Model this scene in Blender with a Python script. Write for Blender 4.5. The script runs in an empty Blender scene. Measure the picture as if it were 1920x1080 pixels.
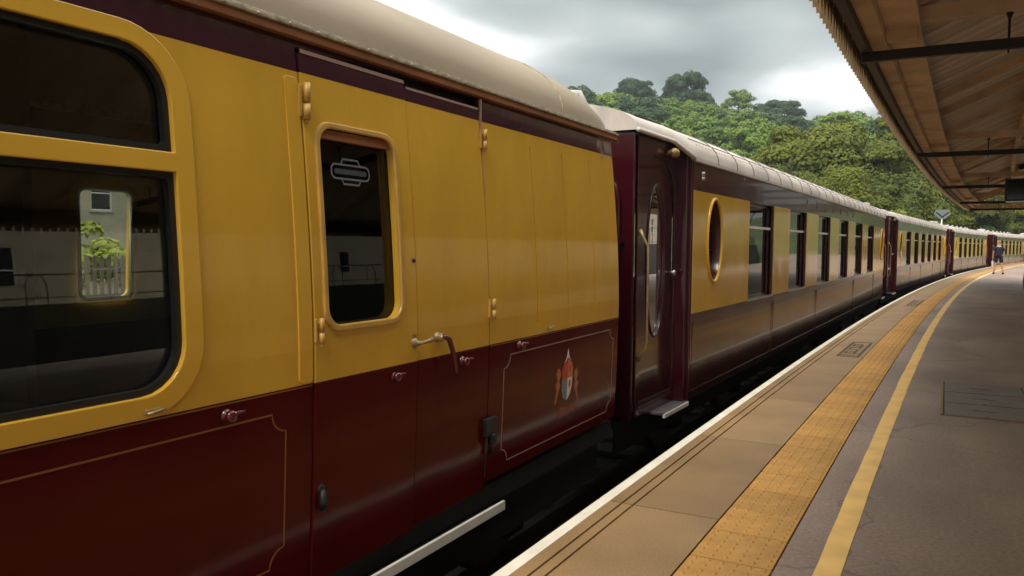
import bpy, bmesh, math, random
import numpy as np
from mathutils import Vector, Matrix
random.seed(7); rng=np.random.RandomState(11)
sc=bpy.context.scene
C=sc.collection
rad=math.radians
# ------------------------------------------------------------------ camera
H=1.48; TH=.49574; PIT=.05672; ROLL=.00879
fwd=Vector((-math.sin(TH)*math.cos(PIT),math.cos(TH)*math.cos(PIT),-math.sin(PIT)))
r0=Vector((math.cos(TH),math.sin(TH),0)); u0=r0.cross(fwd)
r1=r0*math.cos(ROLL)+u0*math.sin(ROLL); u1=u0*math.cos(ROLL)-r0*math.sin(ROLL)
cd=bpy.data.cameras.new('camera'); cam=bpy.data.objects.new('camera',cd); C.objects.link(cam)
m=Matrix((r1,u1,-fwd)).transposed().to_4x4(); m.translation=Vector((0,0,H)); cam.matrix_world=m
cd.sensor_width=36; cd.lens=36*1500/1920; cd.clip_start=.05; cd.clip_end=4000
sc.camera=cam
# ------------------------------------------------------------------ world, sun, exposure
SUN_EL=rad(57); SUN_AZ=rad(185)      # azimuth from +Y towards +X
w=bpy.data.worlds.new('World'); sc.world=w; w.use_nodes=True
nt=w.node_tree; nt.nodes.clear()
def N(nt,t,**k):
    n=nt.nodes.new(t)
    for a,b in k.items(): setattr(n,a,b)
    return n
out=N(nt,'ShaderNodeOutputWorld'); sky=N(nt,'ShaderNodeTexSky',sky_type='NISHITA',sun_disc=False)
sky.sun_elevation=SUN_EL; sky.sun_rotation=SUN_AZ
b1=N(nt,'ShaderNodeBackground'); b1.inputs['Strength'].default_value=.06
nt.links.new(sky.outputs[0],b1.inputs[0])
tc=N(nt,'ShaderNodeTexCoord'); sep=N(nt,'ShaderNodeSeparateXYZ'); nt.links.new(tc.outputs['Generated'],sep.inputs[0])
# clouds on a layer overhead: direction divided by its height
mx=N(nt,'ShaderNodeMath',operation='MAXIMUM'); mx.inputs[1].default_value=0; nt.links.new(sep.outputs[2],mx.inputs[0])
ad=N(nt,'ShaderNodeMath',operation='ADD'); ad.inputs[1].default_value=.22; nt.links.new(mx.outputs[0],ad.inputs[0])
dv=N(nt,'ShaderNodeVectorMath',operation='DIVIDE'); nt.links.new(tc.outputs['Generated'],dv.inputs[0])
cb=N(nt,'ShaderNodeCombineXYZ')
for i in range(3): nt.links.new(ad.outputs[0],cb.inputs[i])
nt.links.new(cb.outputs[0],dv.inputs[1])
mp=N(nt,'ShaderNodeMapping'); mp.inputs['Location'].default_value=(-2.2,7.7,2.1); nt.links.new(dv.outputs[0],mp.inputs[0])
n1=N(nt,'ShaderNodeTexNoise'); n1.inputs['Scale'].default_value=1.7; n1.inputs['Detail'].default_value=5; n1.inputs['Roughness'].default_value=.33
nt.links.new(mp.outputs[0],n1.inputs['Vector'])
cr=N(nt,'ShaderNodeValToRGB'); nt.links.new(n1.outputs[0],cr.inputs[0])
e=cr.color_ramp.elements; e[0].position=.38; e[0].color=(.12,.134,.127,1); e[1].position=.66; e[1].color=(.56,.56,.55,1)
e2=cr.color_ramp.elements.new(.52); e2.color=(.235,.25,.242,1)
b2=N(nt,'ShaderNodeBackground'); nt.links.new(cr.outputs[0],b2.inputs[0])
ov=N(nt,'ShaderNodeMath',operation='MULTIPLY_ADD'); nt.links.new(mx.outputs[0],ov.inputs[0]); ov.inputs[1].default_value=3.5; ov.inputs[2].default_value=.68
nt.links.new(ov.outputs[0],b2.inputs[1])
ms=N(nt,'ShaderNodeMixShader'); ms.inputs[0].default_value=.85
nt.links.new(b1.outputs[0],ms.inputs[1]); nt.links.new(b2.outputs[0],ms.inputs[2]); nt.links.new(ms.outputs[0],out.inputs[0])
sd=bpy.data.lights.new('sun','SUN'); sd.energy=1.5; sd.angle=rad(24); sd.color=(1,.93,.82)
so=bpy.data.objects.new('sun',sd); C.objects.link(so)
sdir=Vector((math.sin(SUN_AZ)*math.cos(SUN_EL),math.cos(SUN_AZ)*math.cos(SUN_EL),math.sin(SUN_EL)))
so.rotation_euler=sdir.to_track_quat('Z','Y').to_euler()
vs=sc.view_settings; vs.view_transform='Standard'; vs.look='None'; vs.gamma=1; vs.exposure=1.0; vs.use_curve_mapping=False
sc.render.engine='CYCLES'
HAZE=.00028
try: sc.cycles.max_bounces=8; sc.cycles.transparent_max_bounces=16
except: pass
# ------------------------------------------------------------------ helpers
def link(name,me,mat=None,parent=None):
    o=bpy.data.objects.new(name,me); C.objects.link(o)
    if mat is not None and me is not None and len(me.materials)==0: me.materials.append(mat)
    if parent is not None: o.parent=parent
    return o
def tag(o,label,cat=None,group=None):
    o['label']=label
    if cat: o['category']=cat
    if group: o['group']=group
    return o
def empty(name,loc=(0,0,0),rz=0):
    o=bpy.data.objects.new(name,None); C.objects.link(o); o.location=loc; o.rotation_euler=(0,0,rz); o.empty_display_size=.2
    return o
def kids(o): return [c for c in ALLCH.get(o.name,[])]
ALLCH={}
def copy_tree(o,parent=None):
    c=o.copy(); C.objects.link(c)
    if parent is not None: c.parent=parent
    for ch in list(o.children): copy_tree(ch,c)
    return c
class MB:
    def __init__(s): s.v=[]; s.f=[]; s.mi=[]; s.cur=0; s.sm=[]
    def add(s,vs,fs,smooth=False):
        b=len(s.v); s.v+= [tuple(v) for v in vs]
        for f in fs: s.f.append(tuple(b+i for i in f)); s.mi.append(s.cur); s.sm.append(smooth)
        return s
    def box(s,x0,x1,y0,y1,z0,z1,M=None,ch=0):
        vs=[(x,y,z) for z in (z0,z1) for y in (y0,y1) for x in (x0,x1)]
        if M is not None: vs=[M@Vector(v) for v in vs]
        return s.add(vs,[(0,2,3,1),(4,5,7,6),(0,1,5,4),(2,6,7,3),(0,4,6,2),(1,3,7,5)])
    def bbox(s,x0,x1,y0,y1,z0,z1,b=.006,M=None):
        # bevelled box (vertical and horizontal edges)
        bm=bmesh.new(); bmesh.ops.create_cube(bm,size=1)
        for v in bm.verts: v.co=Vector(((x0+x1)/2+v.co.x*(x1-x0),(y0+y1)/2+v.co.y*(y1-y0),(z0+z1)/2+v.co.z*(z1-z0)))
        bmesh.ops.bevel(bm,geom=bm.edges[:],offset=b,segments=2,affect='EDGES',profile=.6)
        if M is not None: bmesh.ops.transform(bm,matrix=M,verts=bm.verts)
        bm.verts.index_update(); s.add([v.co[:] for v in bm.verts],[[v.index for v in f.verts] for f in bm.faces]); bm.free(); return s
    def tube(s,pts,r,n=10,caps=True,smooth=True):
        pts=[Vector(p) for p in pts]; rings=[]
        rs=r if isinstance(r,(list,tuple)) else [r]*len(pts)
        up=Vector((0,0,1))
        t0=(pts[1]-pts[0]).normalized()
        a=t0.cross(up); 
        if a.length<1e-3: a=t0.cross(Vector((1,0,0)))
        a.normalize()
        vs=[];fs=[]
        for i,p in enumerate(pts):
            t=(pts[min(i+1,len(pts)-1)]-pts[max(i-1,0)]).normalized()
            a=(a-t*a.dot(t)).normalized(); b=t.cross(a)
            for k in range(n):
                q=2*math.pi*k/n; vs.append(p+(a*math.cos(q)+b*math.sin(q))*rs[i])
        for i in range(len(pts)-1):
            for k in range(n):
                k2=(k+1)%n; fs.append((i*n+k,i*n+k2,(i+1)*n+k2,(i+1)*n+k))
        if caps: fs.append(tuple(range(n))[::-1]); fs.append(tuple((len(pts)-1)*n+k for k in range(n)))
        return s.add(vs,fs,smooth)
    def lathe(s,prof,c=(0,0,0),n=20,axis='z',smooth=True):
        vs=[];fs=[]
        for (r,h) in prof:
            for k in range(n):
                q=2*math.pi*k/n
                if axis=='z': vs.append((c[0]+r*math.cos(q),c[1]+r*math.sin(q),c[2]+h))
                elif axis=='x': vs.append((c[0]+h,c[1]+r*math.cos(q),c[2]+r*math.sin(q)))
                else: vs.append((c[0]+r*math.sin(q),c[1]+h,c[2]+r*math.cos(q)))
        for i in range(len(prof)-1):
            for k in range(n):
                k2=(k+1)%n; fs.append((i*n+k,i*n+k2,(i+1)*n+k2,(i+1)*n+k))
        return s.add(vs,fs,smooth)
    def build(s,name,mat=None,parent=None,mats=None):
        me=bpy.data.meshes.new(name); me.from_pydata(s.v,[],s.f)
        if mats:
            for q in mats: me.materials.append(q)
            me.polygons.foreach_set('material_index',s.mi)
        me.polygons.foreach_set('use_smooth',s.sm)
        bm=bmesh.new(); bm.from_mesh(me); bmesh.ops.recalc_face_normals(bm,faces=bm.faces); bm.to_mesh(me); bm.free()
        me.update()
        return link(name,me,mat,parent)
def rrect(y0,y1,z0,z1,r,n=6):
    p=[]
    if not isinstance(r,(tuple,list)): r=(r,)*4     # BL,BR,TR,TL
    for (cy,cz,a0,rr) in ((y0+r[0],z0+r[0],180,r[0]),(y1-r[1],z0+r[1],270,r[1]),(y1-r[2],z1-r[2],0,r[2]),(y0+r[3],z1-r[3],90,r[3])):
        if rr<1e-5: p.append((cy,cz)); continue
        for i in range(n+1):
            a=rad(a0+90*i/n); p.append((cy+rr*math.cos(a),cz+rr*math.sin(a)))
    return p
def oval(cy,cz,a,b,n=40): return [(cy+a*math.cos(2*math.pi*i/n),cz+b*math.sin(2*math.pi*i/n)) for i in range(n)]
def plate(name,outer,holes,x0,x1,mat,parent,prof=None,cuts=(),bev=0,side=1):
    """flat sheet cut in the y,z plane with holes, x from x0 to x1, bent to the side's profile"""
    cu=bpy.data.curves.new('c','CURVE'); cu.dimensions='2D'; cu.fill_mode='BOTH'
    for poly in [outer]+list(holes):
        sp=cu.splines.new('POLY'); sp.points.add(len(poly)-1)
        for i,(a,b) in enumerate(poly): sp.points[i].co=(a,b,0,1)
        sp.use_cyclic_u=True
    cu.extrude=max((x1-x0)/2-bev,1e-5); cu.bevel_depth=bev; cu.bevel_resolution=1; cu.offset=-bev
    t=bpy.data.objects.new('t',cu); C.objects.link(t)
    dg=bpy.context.evaluated_depsgraph_get(); dg.update()
    me=bpy.data.meshes.new_from_object(t.evaluated_get(dg)); bpy.data.objects.remove(t); bpy.data.curves.remove(cu)
    bm=bmesh.new(); bm.from_mesh(me)
    bmesh.ops.remove_doubles(bm,verts=bm.verts,dist=1e-5)
    for zc in cuts:
        bmesh.ops.bisect_plane(bm,geom=bm.verts[:]+bm.edges[:]+bm.faces[:],plane_co=(0,zc,0),plane_no=(0,1,0))
    xm=(x0+x1)/2
    for v in bm.verts:
        y,z,x=v.co.x,v.co.y,v.co.z+xm
        if prof: x+=prof(z)
        v.co=(x*side if side==1 else -2.8-x, y, z)
    bmesh.ops.recalc_face_normals(bm,faces=bm.faces)
    bm.to_mesh(me); bm.free(); me.name=name; me.materials.clear()
    for p in me.polygons: p.use_smooth=False
    return link(name,me,mat,parent)
def ribbon(name,pts,wd,x,mat,parent,prof=None,closed=False,th=.002):
    """thin painted line standing th proud of the side; pts in (y,z)"""
    mb=MB(); n=len(pts); P=[Vector(p) for p in pts]; L=[];Rr=[]
    for i in range(n):
        a=P[i-1] if (i>0 or closed) else P[i]; b=P[(i+1)%n] if (i<n-1 or closed) else P[i]
        t=(b-a).normalized(); nn=Vector((-t.y,t.x))
        L.append(P[i]+nn*wd/2); Rr.append(P[i]-nn*wd/2)
    def X(q,d): return (x+d+(prof(q.y) if prof else 0),q.x,q.y)
    vs=[X(q,0) for q in L]+[X(q,0) for q in Rr]+[X(q,th) for q in L]+[X(q,th) for q in Rr]
    fs=[]
    for i in range(n if closed else n-1):
        j=(i+1)%n
        fs+= [(2*n+i,2*n+j,3*n+j,3*n+i),(i,j,2*n+j,2*n+i),(n+i,3*n+i,3*n+j,n+j)]
    mb.add(vs,fs); return mb.build(name,mat,parent)
def arc(cy,cz,r,a0,a1,n=8): return [(cy+r*math.cos(rad(a0+(a1-a0)*i/n)),cz+r*math.sin(rad(a0+(a1-a0)*i/n))) for i in range(n+1)]
# ------------------------------------------------------------------ materials
def pmat(name,col,rough=.5,metal=0,spec=.5,noise=None,bump=None,coat=0,coords='Object'):
    """noise: (scale, amount, stretch) value variation; bump: (scale,strength,dist,stretch)"""
    m=bpy.data.materials.new(name); m.use_nodes=True; nt=m.node_tree; b=nt.nodes['Principled BSDF']
    b.inputs['Base Color'].default_value=(*col,1); b.inputs['Roughness'].default_value=rough; b.inputs['Metallic'].default_value=metal
    b.inputs['Specular IOR Level'].default_value=spec
    if coat: b.inputs['Coat Weight'].default_value=coat; b.inputs['Coat Roughness'].default_value=.04
    tc=N(nt,'ShaderNodeTexCoord')
    def nz(sc_,st,det=5):
        mp=N(nt,'ShaderNodeMapping'); mp.inputs['Scale'].default_value=st; nt.links.new(tc.outputs[coords],mp.inputs[0])
        n=N(nt,'ShaderNodeTexNoise'); n.inputs['Scale'].default_value=sc_; n.inputs['Detail'].default_value=det; nt.links.new(mp.outputs[0],n.inputs['Vector']); return n
    if noise:
        n=nz(noise[0],noise[2] if len(noise)>2 else (1,1,1))
        mr=N(nt,'ShaderNodeMapRange'); mr.inputs[1].default_value=.3; mr.inputs[2].default_value=.7
        mr.inputs[3].default_value=1-noise[1]; mr.inputs[4].default_value=1+noise[1]; nt.links.new(n.outputs[0],mr.inputs[0])
        mm=N(nt,'ShaderNodeVectorMath',operation='SCALE'); mm.inputs[0].default_value=col; nt.links.new(mr.outputs[0],mm.inputs['Scale'])
        nt.links.new(mm.outputs[0],b.inputs['Base Color'])
    if bump:
        n=nz(bump[0],bump[3] if len(bump)>3 else (1,1,1),bump[4] if len(bump)>4 else 4)
        bp=N(nt,'ShaderNodeBump'); bp.inputs['Strength'].default_value=bump[1]; bp.inputs['Distance'].default_value=bump[2]
        nt.links.new(n.outputs[0],bp.inputs['Height']); nt.links.new(bp.outputs[0],b.inputs['Normal'])
    return m
CREAM=(.74,.42,.05); MAROON=(.085,.007,.006); UMBER=(.062,.014,.012)
WAVE=(1.6,.35,.03,(1,.8,.45),1)
def livery(name,lo,hi,low,mid,top,wave=WAVE,rough=.12):
    m=pmat(name,mid,rough,bump=wave,coat=.10,spec=.2); nt=m.node_tree; b=nt.nodes['Principled BSDF']
    tc=N(nt,'ShaderNodeTexCoord'); sp=N(nt,'ShaderNodeSeparateXYZ'); nt.links.new(tc.outputs['Object'],sp.inputs[0])
    r=N(nt,'ShaderNodeValToRGB'); r.color_ramp.interpolation='CONSTANT'
    mr=N(nt,'ShaderNodeMapRange'); mr.inputs[1].default_value=-1; mr.inputs[2].default_value=4; nt.links.new(sp.outputs[2],mr.inputs[0]); nt.links.new(mr.outputs[0],r.inputs[0])
    e=r.color_ramp.elements; e[0].position=0; e[0].color=(*low,1); e[1].position=(lo+1)/5; e[1].color=(*mid,1)
    q=e.new((hi+1)/5); q.color=(*top,1)
    gz=N(nt,'ShaderNodeMath',operation='GREATER_THAN'); nt.links.new(sp.outputs[2],gz.inputs[0]); gz.inputs[1].default_value=lo
    for nm,a_,b_ in (('Coat Weight',.02,.30),('Specular IOR Level',.11,.40)):
        g2=N(nt,'ShaderNodeMapRange'); nt.links.new(gz.outputs[0],g2.inputs[0]); g2.inputs[3].default_value=a_; g2.inputs[4].default_value=b_; nt.links.new(g2.outputs[0],b.inputs[nm])
    n=N(nt,'ShaderNodeTexNoise'); n.inputs['Scale'].default_value=2.2; n.inputs['Detail'].default_value=8; n.inputs['Roughness'].default_value=.65
    mp=N(nt,'ShaderNodeMapping'); mp.inputs['Scale'].default_value=(1,1,.35); nt.links.new(tc.outputs['Object'],mp.inputs[0]); nt.links.new(mp.outputs[0],n.inputs['Vector'])
    m2=N(nt,'ShaderNodeMapRange'); m2.inputs[1].default_value=.3; m2.inputs[2].default_value=.7; m2.inputs[3].default_value=.88; m2.inputs[4].default_value=1.1; nt.links.new(n.outputs[0],m2.inputs[0])
    s=N(nt,'ShaderNodeVectorMath',operation='SCALE'); nt.links.new(r.outputs[0],s.inputs[0]); nt.links.new(m2.outputs[0],s.inputs['Scale'])
    def rng_(sock,a,b_):
        q=N(nt,'ShaderNodeMapRange'); q.inputs[1].default_value=a; q.inputs[2].default_value=b_; nt.links.new(sock,q.inputs[0]); return q
    wy=rng_(sp.outputs[1],5.25,5.75); wz=rng_(sp.outputs[2],1.98,2.2); mu=N(nt,'ShaderNodeMath',operation='MULTIPLY'); nt.links.new(wy.outputs[0],mu.inputs[0]); nt.links.new(wz.outputs[0],mu.inputs[1])
    wn=N(nt,'ShaderNodeTexNoise'); wn.inputs['Scale'].default_value=7; wn.inputs['Detail'].default_value=6; wn.inputs['Roughness'].default_value=.7; nt.links.new(tc.outputs['Object'],wn.inputs['Vector'])
    w2=N(nt,'ShaderNodeMath',operation='MULTIPLY_ADD'); nt.links.new(mu.outputs[0],w2.inputs[0]); w2.inputs[1].default_value=.45; nt.links.new(wn.outputs[0],w2.inputs[2])
    w3=rng_(w2.outputs[0],.70,.86); mi=N(nt,'ShaderNodeMix',data_type='RGBA'); nt.links.new(w3.outputs[0],mi.inputs[0]); nt.links.new(s.outputs[0],mi.inputs[6]); mi.inputs[7].default_value=(.30,.22,.21,1)
    nt.links.new(mi.outputs[2],b.inputs['Base Color'])
    return m
M={}
M['van']=livery('van_livery',.905,2.135,MAROON,CREAM,(.06,.018,.03))
M['cream']=pmat('cream_paint',CREAM,.12,bump=WAVE,coat=.18,spec=.4,noise=(2,.07,(1,1,.4)))
M['creamtrim']=pmat('cream_trim_paint',(.60,.35,.08),.3,noise=(9,.15))
M['brass']=pmat('painted_brass',(.36,.25,.12),.35,metal=.3,noise=(30,.2))
M['maroon']=pmat('maroon_paint',MAROON,.15,bump=WAVE,coat=.5)
M['umber']=pmat('umber_paint',UMBER,.20,bump=WAVE,coat=.22,spec=.4,noise=(3,.15,(1,1,.4)))
M['darkmaroon']=pmat('dark_maroon_paint',(.042,.004,.008),.2,coat=.4,bump=(2,.3,.02))
M['letter']=pmat('faded_gold_letters',(.26,.11,.06),.4)
M['gold']=pmat('gold_lining',(.28,.11,.03),.4,metal=.1)
M['paleline']=pmat('pale_lining',(.40,.24,.20),.4)
M['roof']=pmat('beige_roof_paint',(.36,.28,.185),.55,noise=(1.3,.16,(1,.6,2)),bump=(25,.15,.004))
M['roofgrey']=pmat('grey_roof_paint',(.62,.54,.48),.55,noise=(1.7,.2,(3,.5,1)),bump=(25,.15,.004))
M['roofwhite']=pmat('pale_roof_paint',(.62,.60,.57),.5,noise=(1.3,.13,(3,.5,1)))
M['seam']=pmat('dark_roof_seam',(.16,.13,.11),.7)
M['gutter']=pmat('weathered_gutter',(.36,.30,.21),.6,noise=(26,.35),bump=(40,.4,.004))
M['rust']=pmat('rusty_gutter_face',(.30,.115,.04),.6,noise=(9,.3,(1,.3,1)))
M['black']=pmat('black_iron',(.012,.011,.011),.5,noise=(8,.3),bump=(30,.3,.004))
M['undergear']=pmat('shaded_undergear',(.010,.009,.008),.8,noise=(6,.4))  # near-black base colour stands in for the deep shade under the coaches
M['inside']=pmat('dark_interior_panelling',(.035,.018,.014),.5,noise=(3,.3))
M['rubber']=pmat('black_rubber',(.012,.012,.013),.45)
M['steel']=pmat('worn_steel',(.55,.53,.50),.3,metal=.9,noise=(20,.2))
M['white']=pmat('white_paint',(.88,.80,.70),.5,noise=(6,.14),bump=(40,.2,.003))
M['whiteedge']=pmat('white_edge_paint',(.78,.72,.60),.6,noise=(3.5,.12),bump=(60,.2,.002))
M['cloth']=pmat('white_cloth',(.62,.60,.56),.9,noise=(12,.1))
M['lamp']=pmat('lamp_shade_cloth',(.75,.55,.38),.8)
M['tyre']=M['rubber']
def slab_mat():
    m=pmat('buff_coping_concrete',(.285,.172,.072),.5,noise=(1.4,.2),bump=(160,.5,.0012)); nt=m.node_tree
    b=nt.nodes['Principled BSDF']; old=b.inputs['Base Color'].links[0].from_socket
    oi=N(nt,'ShaderNodeObjectInfo'); mr=N(nt,'ShaderNodeMapRange'); mr.inputs[3].default_value=.86; mr.inputs[4].default_value=1.1; nt.links.new(oi.outputs['Random'],mr.inputs[0])
    s=N(nt,'ShaderNodeVectorMath',operation='SCALE'); nt.links.new(old,s.inputs[0]); nt.links.new(mr.outputs[0],s.inputs['Scale'])
    # fine speckle
    tc=N(nt,'ShaderNodeTexCoord'); v=N(nt,'ShaderNodeTexNoise'); v.inputs['Scale'].default_value=90; nt.links.new(tc.outputs['Object'],v.inputs['Vector'])
    m3=N(nt,'ShaderNodeMapRange'); m3.inputs[1].default_value=.35; m3.inputs[2].default_value=.65; m3.inputs[3].default_value=.85; m3.inputs[4].default_value=1.12; nt.links.new(v.outputs[0],m3.inputs[0])
    s2=N(nt,'ShaderNodeVectorMath',operation='SCALE'); nt.links.new(s.outputs[0],s2.inputs[0]); nt.links.new(m3.outputs[0],s2.inputs['Scale']); nt.links.new(s2.outputs[0],b.inputs['Base Color'])
    return m
M['slab']=slab_mat()
M['tactile']=pmat('ochre_tactile_concrete',(.49,.255,.058),.6,noise=(7,.14),bump=(120,.4,.001)); 
def rnd_obj(m,lo,hi):
    nt=m.node_tree; b=nt.nodes['Principled BSDF']; old=b.inputs['Base Color'].links[0].from_socket
    oi=N(nt,'ShaderNodeObjectInfo'); mr=N(nt,'ShaderNodeMapRange'); mr.inputs[3].default_value=lo; mr.inputs[4].default_value=hi; nt.links.new(oi.outputs['Random'],mr.inputs[0])
    s=N(nt,'ShaderNodeVectorMath',operation='SCALE'); nt.links.new(old,s.inputs[0]); nt.links.new(mr.outputs[0],s.inputs['Scale']); nt.links.new(s.outputs[0],b.inputs['Base Color'])
rnd_obj(M['tactile'],.88,1.1)
def tarmac():
    m=pmat('platform_tarmac',(.31,.215,.16),.55,noise=(.55,.22),bump=(55,.45,.0025)); nt=m.node_tree; b=nt.nodes['Principled BSDF']
    tc=N(nt,'ShaderNodeTexCoord'); old=b.inputs['Base Color'].links[0].from_socket
    n=N(nt,'ShaderNodeTexNoise'); n.inputs['Scale'].default_value=45; n.inputs['Detail'].default_value=6; nt.links.new(tc.outputs['Object'],n.inputs['Vector'])
    mr=N(nt,'ShaderNodeMapRange'); mr.inputs[1].default_value=.33; mr.inputs[2].default_value=.67; mr.inputs[3].default_value=.8; mr.inputs[4].default_value=1.2; nt.links.new(n.outputs[0],mr.inputs[0])
    s=N(nt,'ShaderNodeVectorMath',operation='SCALE'); nt.links.new(old,s.inputs[0]); nt.links.new(mr.outputs[0],s.inputs['Scale'])
    vc=N(nt,'ShaderNodeTexVoronoi',feature='DISTANCE_TO_EDGE'); vc.inputs['Scale'].default_value=.42; nw=N(nt,'ShaderNodeTexNoise'); nw.inputs['Scale'].default_value=2.5; nt.links.new(tc.outputs['Object'],nw.inputs['Vector'])
    wv=N(nt,'ShaderNodeVectorMath',operation='MULTIPLY_ADD'); nt.links.new(nw.outputs['Color'],wv.inputs[0]); wv.inputs[1].default_value=(.5,.5,0); nt.links.new(tc.outputs['Object'],wv.inputs[2]); nt.links.new(wv.outputs[0],vc.inputs['Vector'])
    cm=N(nt,'ShaderNodeMapRange'); cm.inputs[1].default_value=0; cm.inputs[2].default_value=.006; cm.inputs[3].default_value=.6; cm.inputs[4].default_value=1; nt.links.new(vc.outputs['Distance'],cm.inputs[0])
    pn=N(nt,'ShaderNodeTexNoise'); pn.inputs['Scale'].default_value=.35; pn.inputs['Detail'].default_value=7; pn.inputs['Roughness'].default_value=.6; pm_=N(nt,'ShaderNodeMapping'); pm_.inputs['Scale'].default_value=(2.2,.6,1); nt.links.new(tc.outputs['Object'],pm_.inputs[0]); nt.links.new(pm_.outputs[0],pn.inputs['Vector'])
    pr=N(nt,'ShaderNodeMapRange'); pr.inputs[1].default_value=.35; pr.inputs[2].default_value=.65; pr.inputs[3].default_value=.78; pr.inputs[4].default_value=1.18; nt.links.new(pn.outputs[0],pr.inputs[0])
    cq=N(nt,'ShaderNodeMath',operation='MULTIPLY'); nt.links.new(cm.outputs[0],cq.inputs[0]); nt.links.new(pr.outputs[0],cq.inputs[1])
    s9=N(nt,'ShaderNodeVectorMath',operation='SCALE'); nt.links.new(s.outputs[0],s9.inputs[0]); nt.links.new(cq.outputs[0],s9.inputs['Scale']); s=s9
    # sparse pale specks of litter and chips
    v=N(nt,'ShaderNodeTexVoronoi'); v.inputs['Scale'].default_value=9; nt.links.new(tc.outputs['Object'],v.inputs['Vector'])
    lt=N(nt,'ShaderNodeMath',operation='LESS_THAN'); lt.inputs[1].default_value=.055; nt.links.new(v.outputs['Distance'],lt.inputs[0])
    n2=N(nt,'ShaderNodeTexNoise'); n2.inputs['Scale'].default_value=1.3; nt.links.new(tc.outputs['Object'],n2.inputs['Vector'])
    gt=N(nt,'ShaderNodeMath',operation='GREATER_THAN'); gt.inputs[1].default_value=.60; nt.links.new(n2.outputs[0],gt.inputs[0])
    mu=N(nt,'ShaderNodeMath',operation='MULTIPLY'); nt.links.new(lt.outputs[0],mu.inputs[0]); nt.links.new(gt.outputs[0],mu.inputs[1])
    mi=N(nt,'ShaderNodeMix',data_type='RGBA'); nt.links.new(mu.outputs[0],mi.inputs[0]); nt.links.new(s.outputs[0],mi.inputs[6]); mi.inputs[7].default_value=(.45,.42,.36,1)
    nt.links.new(mi.outputs[2],b.inputs['Base Color']); return m
M['tarmac']=tarmac()
M['yellow']=pmat('yellow_line_paint',(.95,.58,.17),.55,noise=(5,.12),bump=(50,.5,.003))
M['stencil']=pmat('worn_dark_stencil_paint',(.075,.042,.02),.7,noise=(25,.35))
M['iron']=pmat('cover_infill',(.20,.165,.135),.6,noise=(5,.15),bump=(60,.5,.002))
M['ballast']=pmat('ballast_stone',(.03,.027,.024),.9,noise=(14,.5),bump=(12,1,.05))
M['rail']=pmat('rail_steel',(.10,.07,.05),.45,metal=.6,noise=(5,.3))
M['sleeper']=pmat('sleeper_timber',(.03,.025,.02),.9,noise=(8,.3))
M['brickwall']=pmat('dark_stone_wall',(.05,.045,.04),.9,noise=(3,.3),bump=(9,.6,.03))  # dark mottled stone tone for the platform sides and retaining wall
M['wood']=pmat('old_cream_canopy_paint',(.60,.42,.26),.6,noise=(2.2,.30,(1,1,1)),bump=(20,.2,.004))
M['board']=pmat('dull_canopy_boards',(.62,.51,.39),.7,noise=(1.3,.3,(.5,2,1)),bump=(20,.2,.004)); rnd_obj(M['board'],.8,1.15)
M['tooth']=pmat('valance_paint',(.66,.50,.30),.6,noise=(5,.2)); rnd_obj(M['tooth'],.85,1.15)
M['slate']=pmat('canopy_roof_covering',(.02,.02,.02),.8,noise=(3,.2))
M['render']=pmat('pale_rendered_wall',(.45,.37,.27),.85,noise=(.8,.15))
M['stone']=pmat('bath_stone',(.50,.42,.29),.85,noise=(1.2,.18),bump=(8,.4,.02))
M['roofslate']=pmat('roof_slates',(.13,.13,.14),.6,noise=(3,.25))
M['windark']=pmat('dark_house_glass',(.02,.025,.03),.08)
M['street']=pmat('pale_reflected_paving',(.30,.27,.23),.8,noise=(.6,.15))
M['fence']=pmat('weathered_fence_wood',(.16,.12,.085),.85,noise=(6,.3))
M['lamppost']=pmat('white_lamp_post_paint',(.7,.68,.62),.5,noise=(7,.1))
M['grass']=pmat('grass_ground',(.06,.085,.022),.95,noise=(.08,.35),bump=(2,.6,.1))
M['concrete']=pmat('grey_platform_concrete',(.22,.20,.18),.8,noise=(2,.2))
M['skin']=pmat('skin',(.50,.28,.20),.55)
M['navy']=pmat('navy_cotton',(.012,.014,.035),.85,noise=(14,.2))
M['shorts']=pmat('black_shorts_cloth',(.008,.008,.012),.85)
M['hair']=pmat('brown_hair',(.05,.025,.015),.7)
M['shoe']=pmat('dark_shoe_leather',(.012,.01,.01),.5)
M['plastic']=pmat('black_plastic',(.01,.01,.011),.35)
M['sign']=pmat('pale_sign_face',(.20,.22,.23),.4)
def glassmat(name,tint,tr=1.0,bump=0):
    m=bpy.data.materials.new(name); m.use_nodes=True; nt=m.node_tree; nt.nodes.clear()
    o=N(nt,'ShaderNodeOutputMaterial'); t=N(nt,'ShaderNodeBsdfTransparent'); t.inputs[0].default_value=(*tint,1)
    g=N(nt,'ShaderNodeBsdfGlossy'); g.inputs['Roughness'].default_value=.01; g.inputs[0].default_value=(1,1,1,1)
    f=N(nt,'ShaderNodeFresnel'); f.inputs[0].default_value=1.5
    mx=N(nt,'ShaderNodeMixShader'); nt.links.new(f.outputs[0],mx.inputs[0]); nt.links.new(t.outputs[0],mx.inputs[1]); nt.links.new(g.outputs[0],mx.inputs[2]); nt.links.new(mx.outputs[0],o.inputs[0])
    if bump:
        tc=N(nt,'ShaderNodeTexCoord'); n=N(nt,'ShaderNodeTexNoise'); n.inputs['Scale'].default_value=1.2; n.inputs['Detail'].default_value=1; nt.links.new(tc.outputs['Object'],n.inputs['Vector'])
        bp=N(nt,'ShaderNodeBump'); bp.inputs['Strength'].default_value=bump; bp.inputs['Distance'].default_value=.02; nt.links.new(n.outputs[0],bp.inputs['Height']); nt.links.new(bp.outputs[0],g.inputs['Normal']); nt.links.new(bp.outputs[0],f.inputs['Normal'])
    return m
M['glass']=glassmat('window_glass',(.90,.93,.92),bump=.08)
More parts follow.
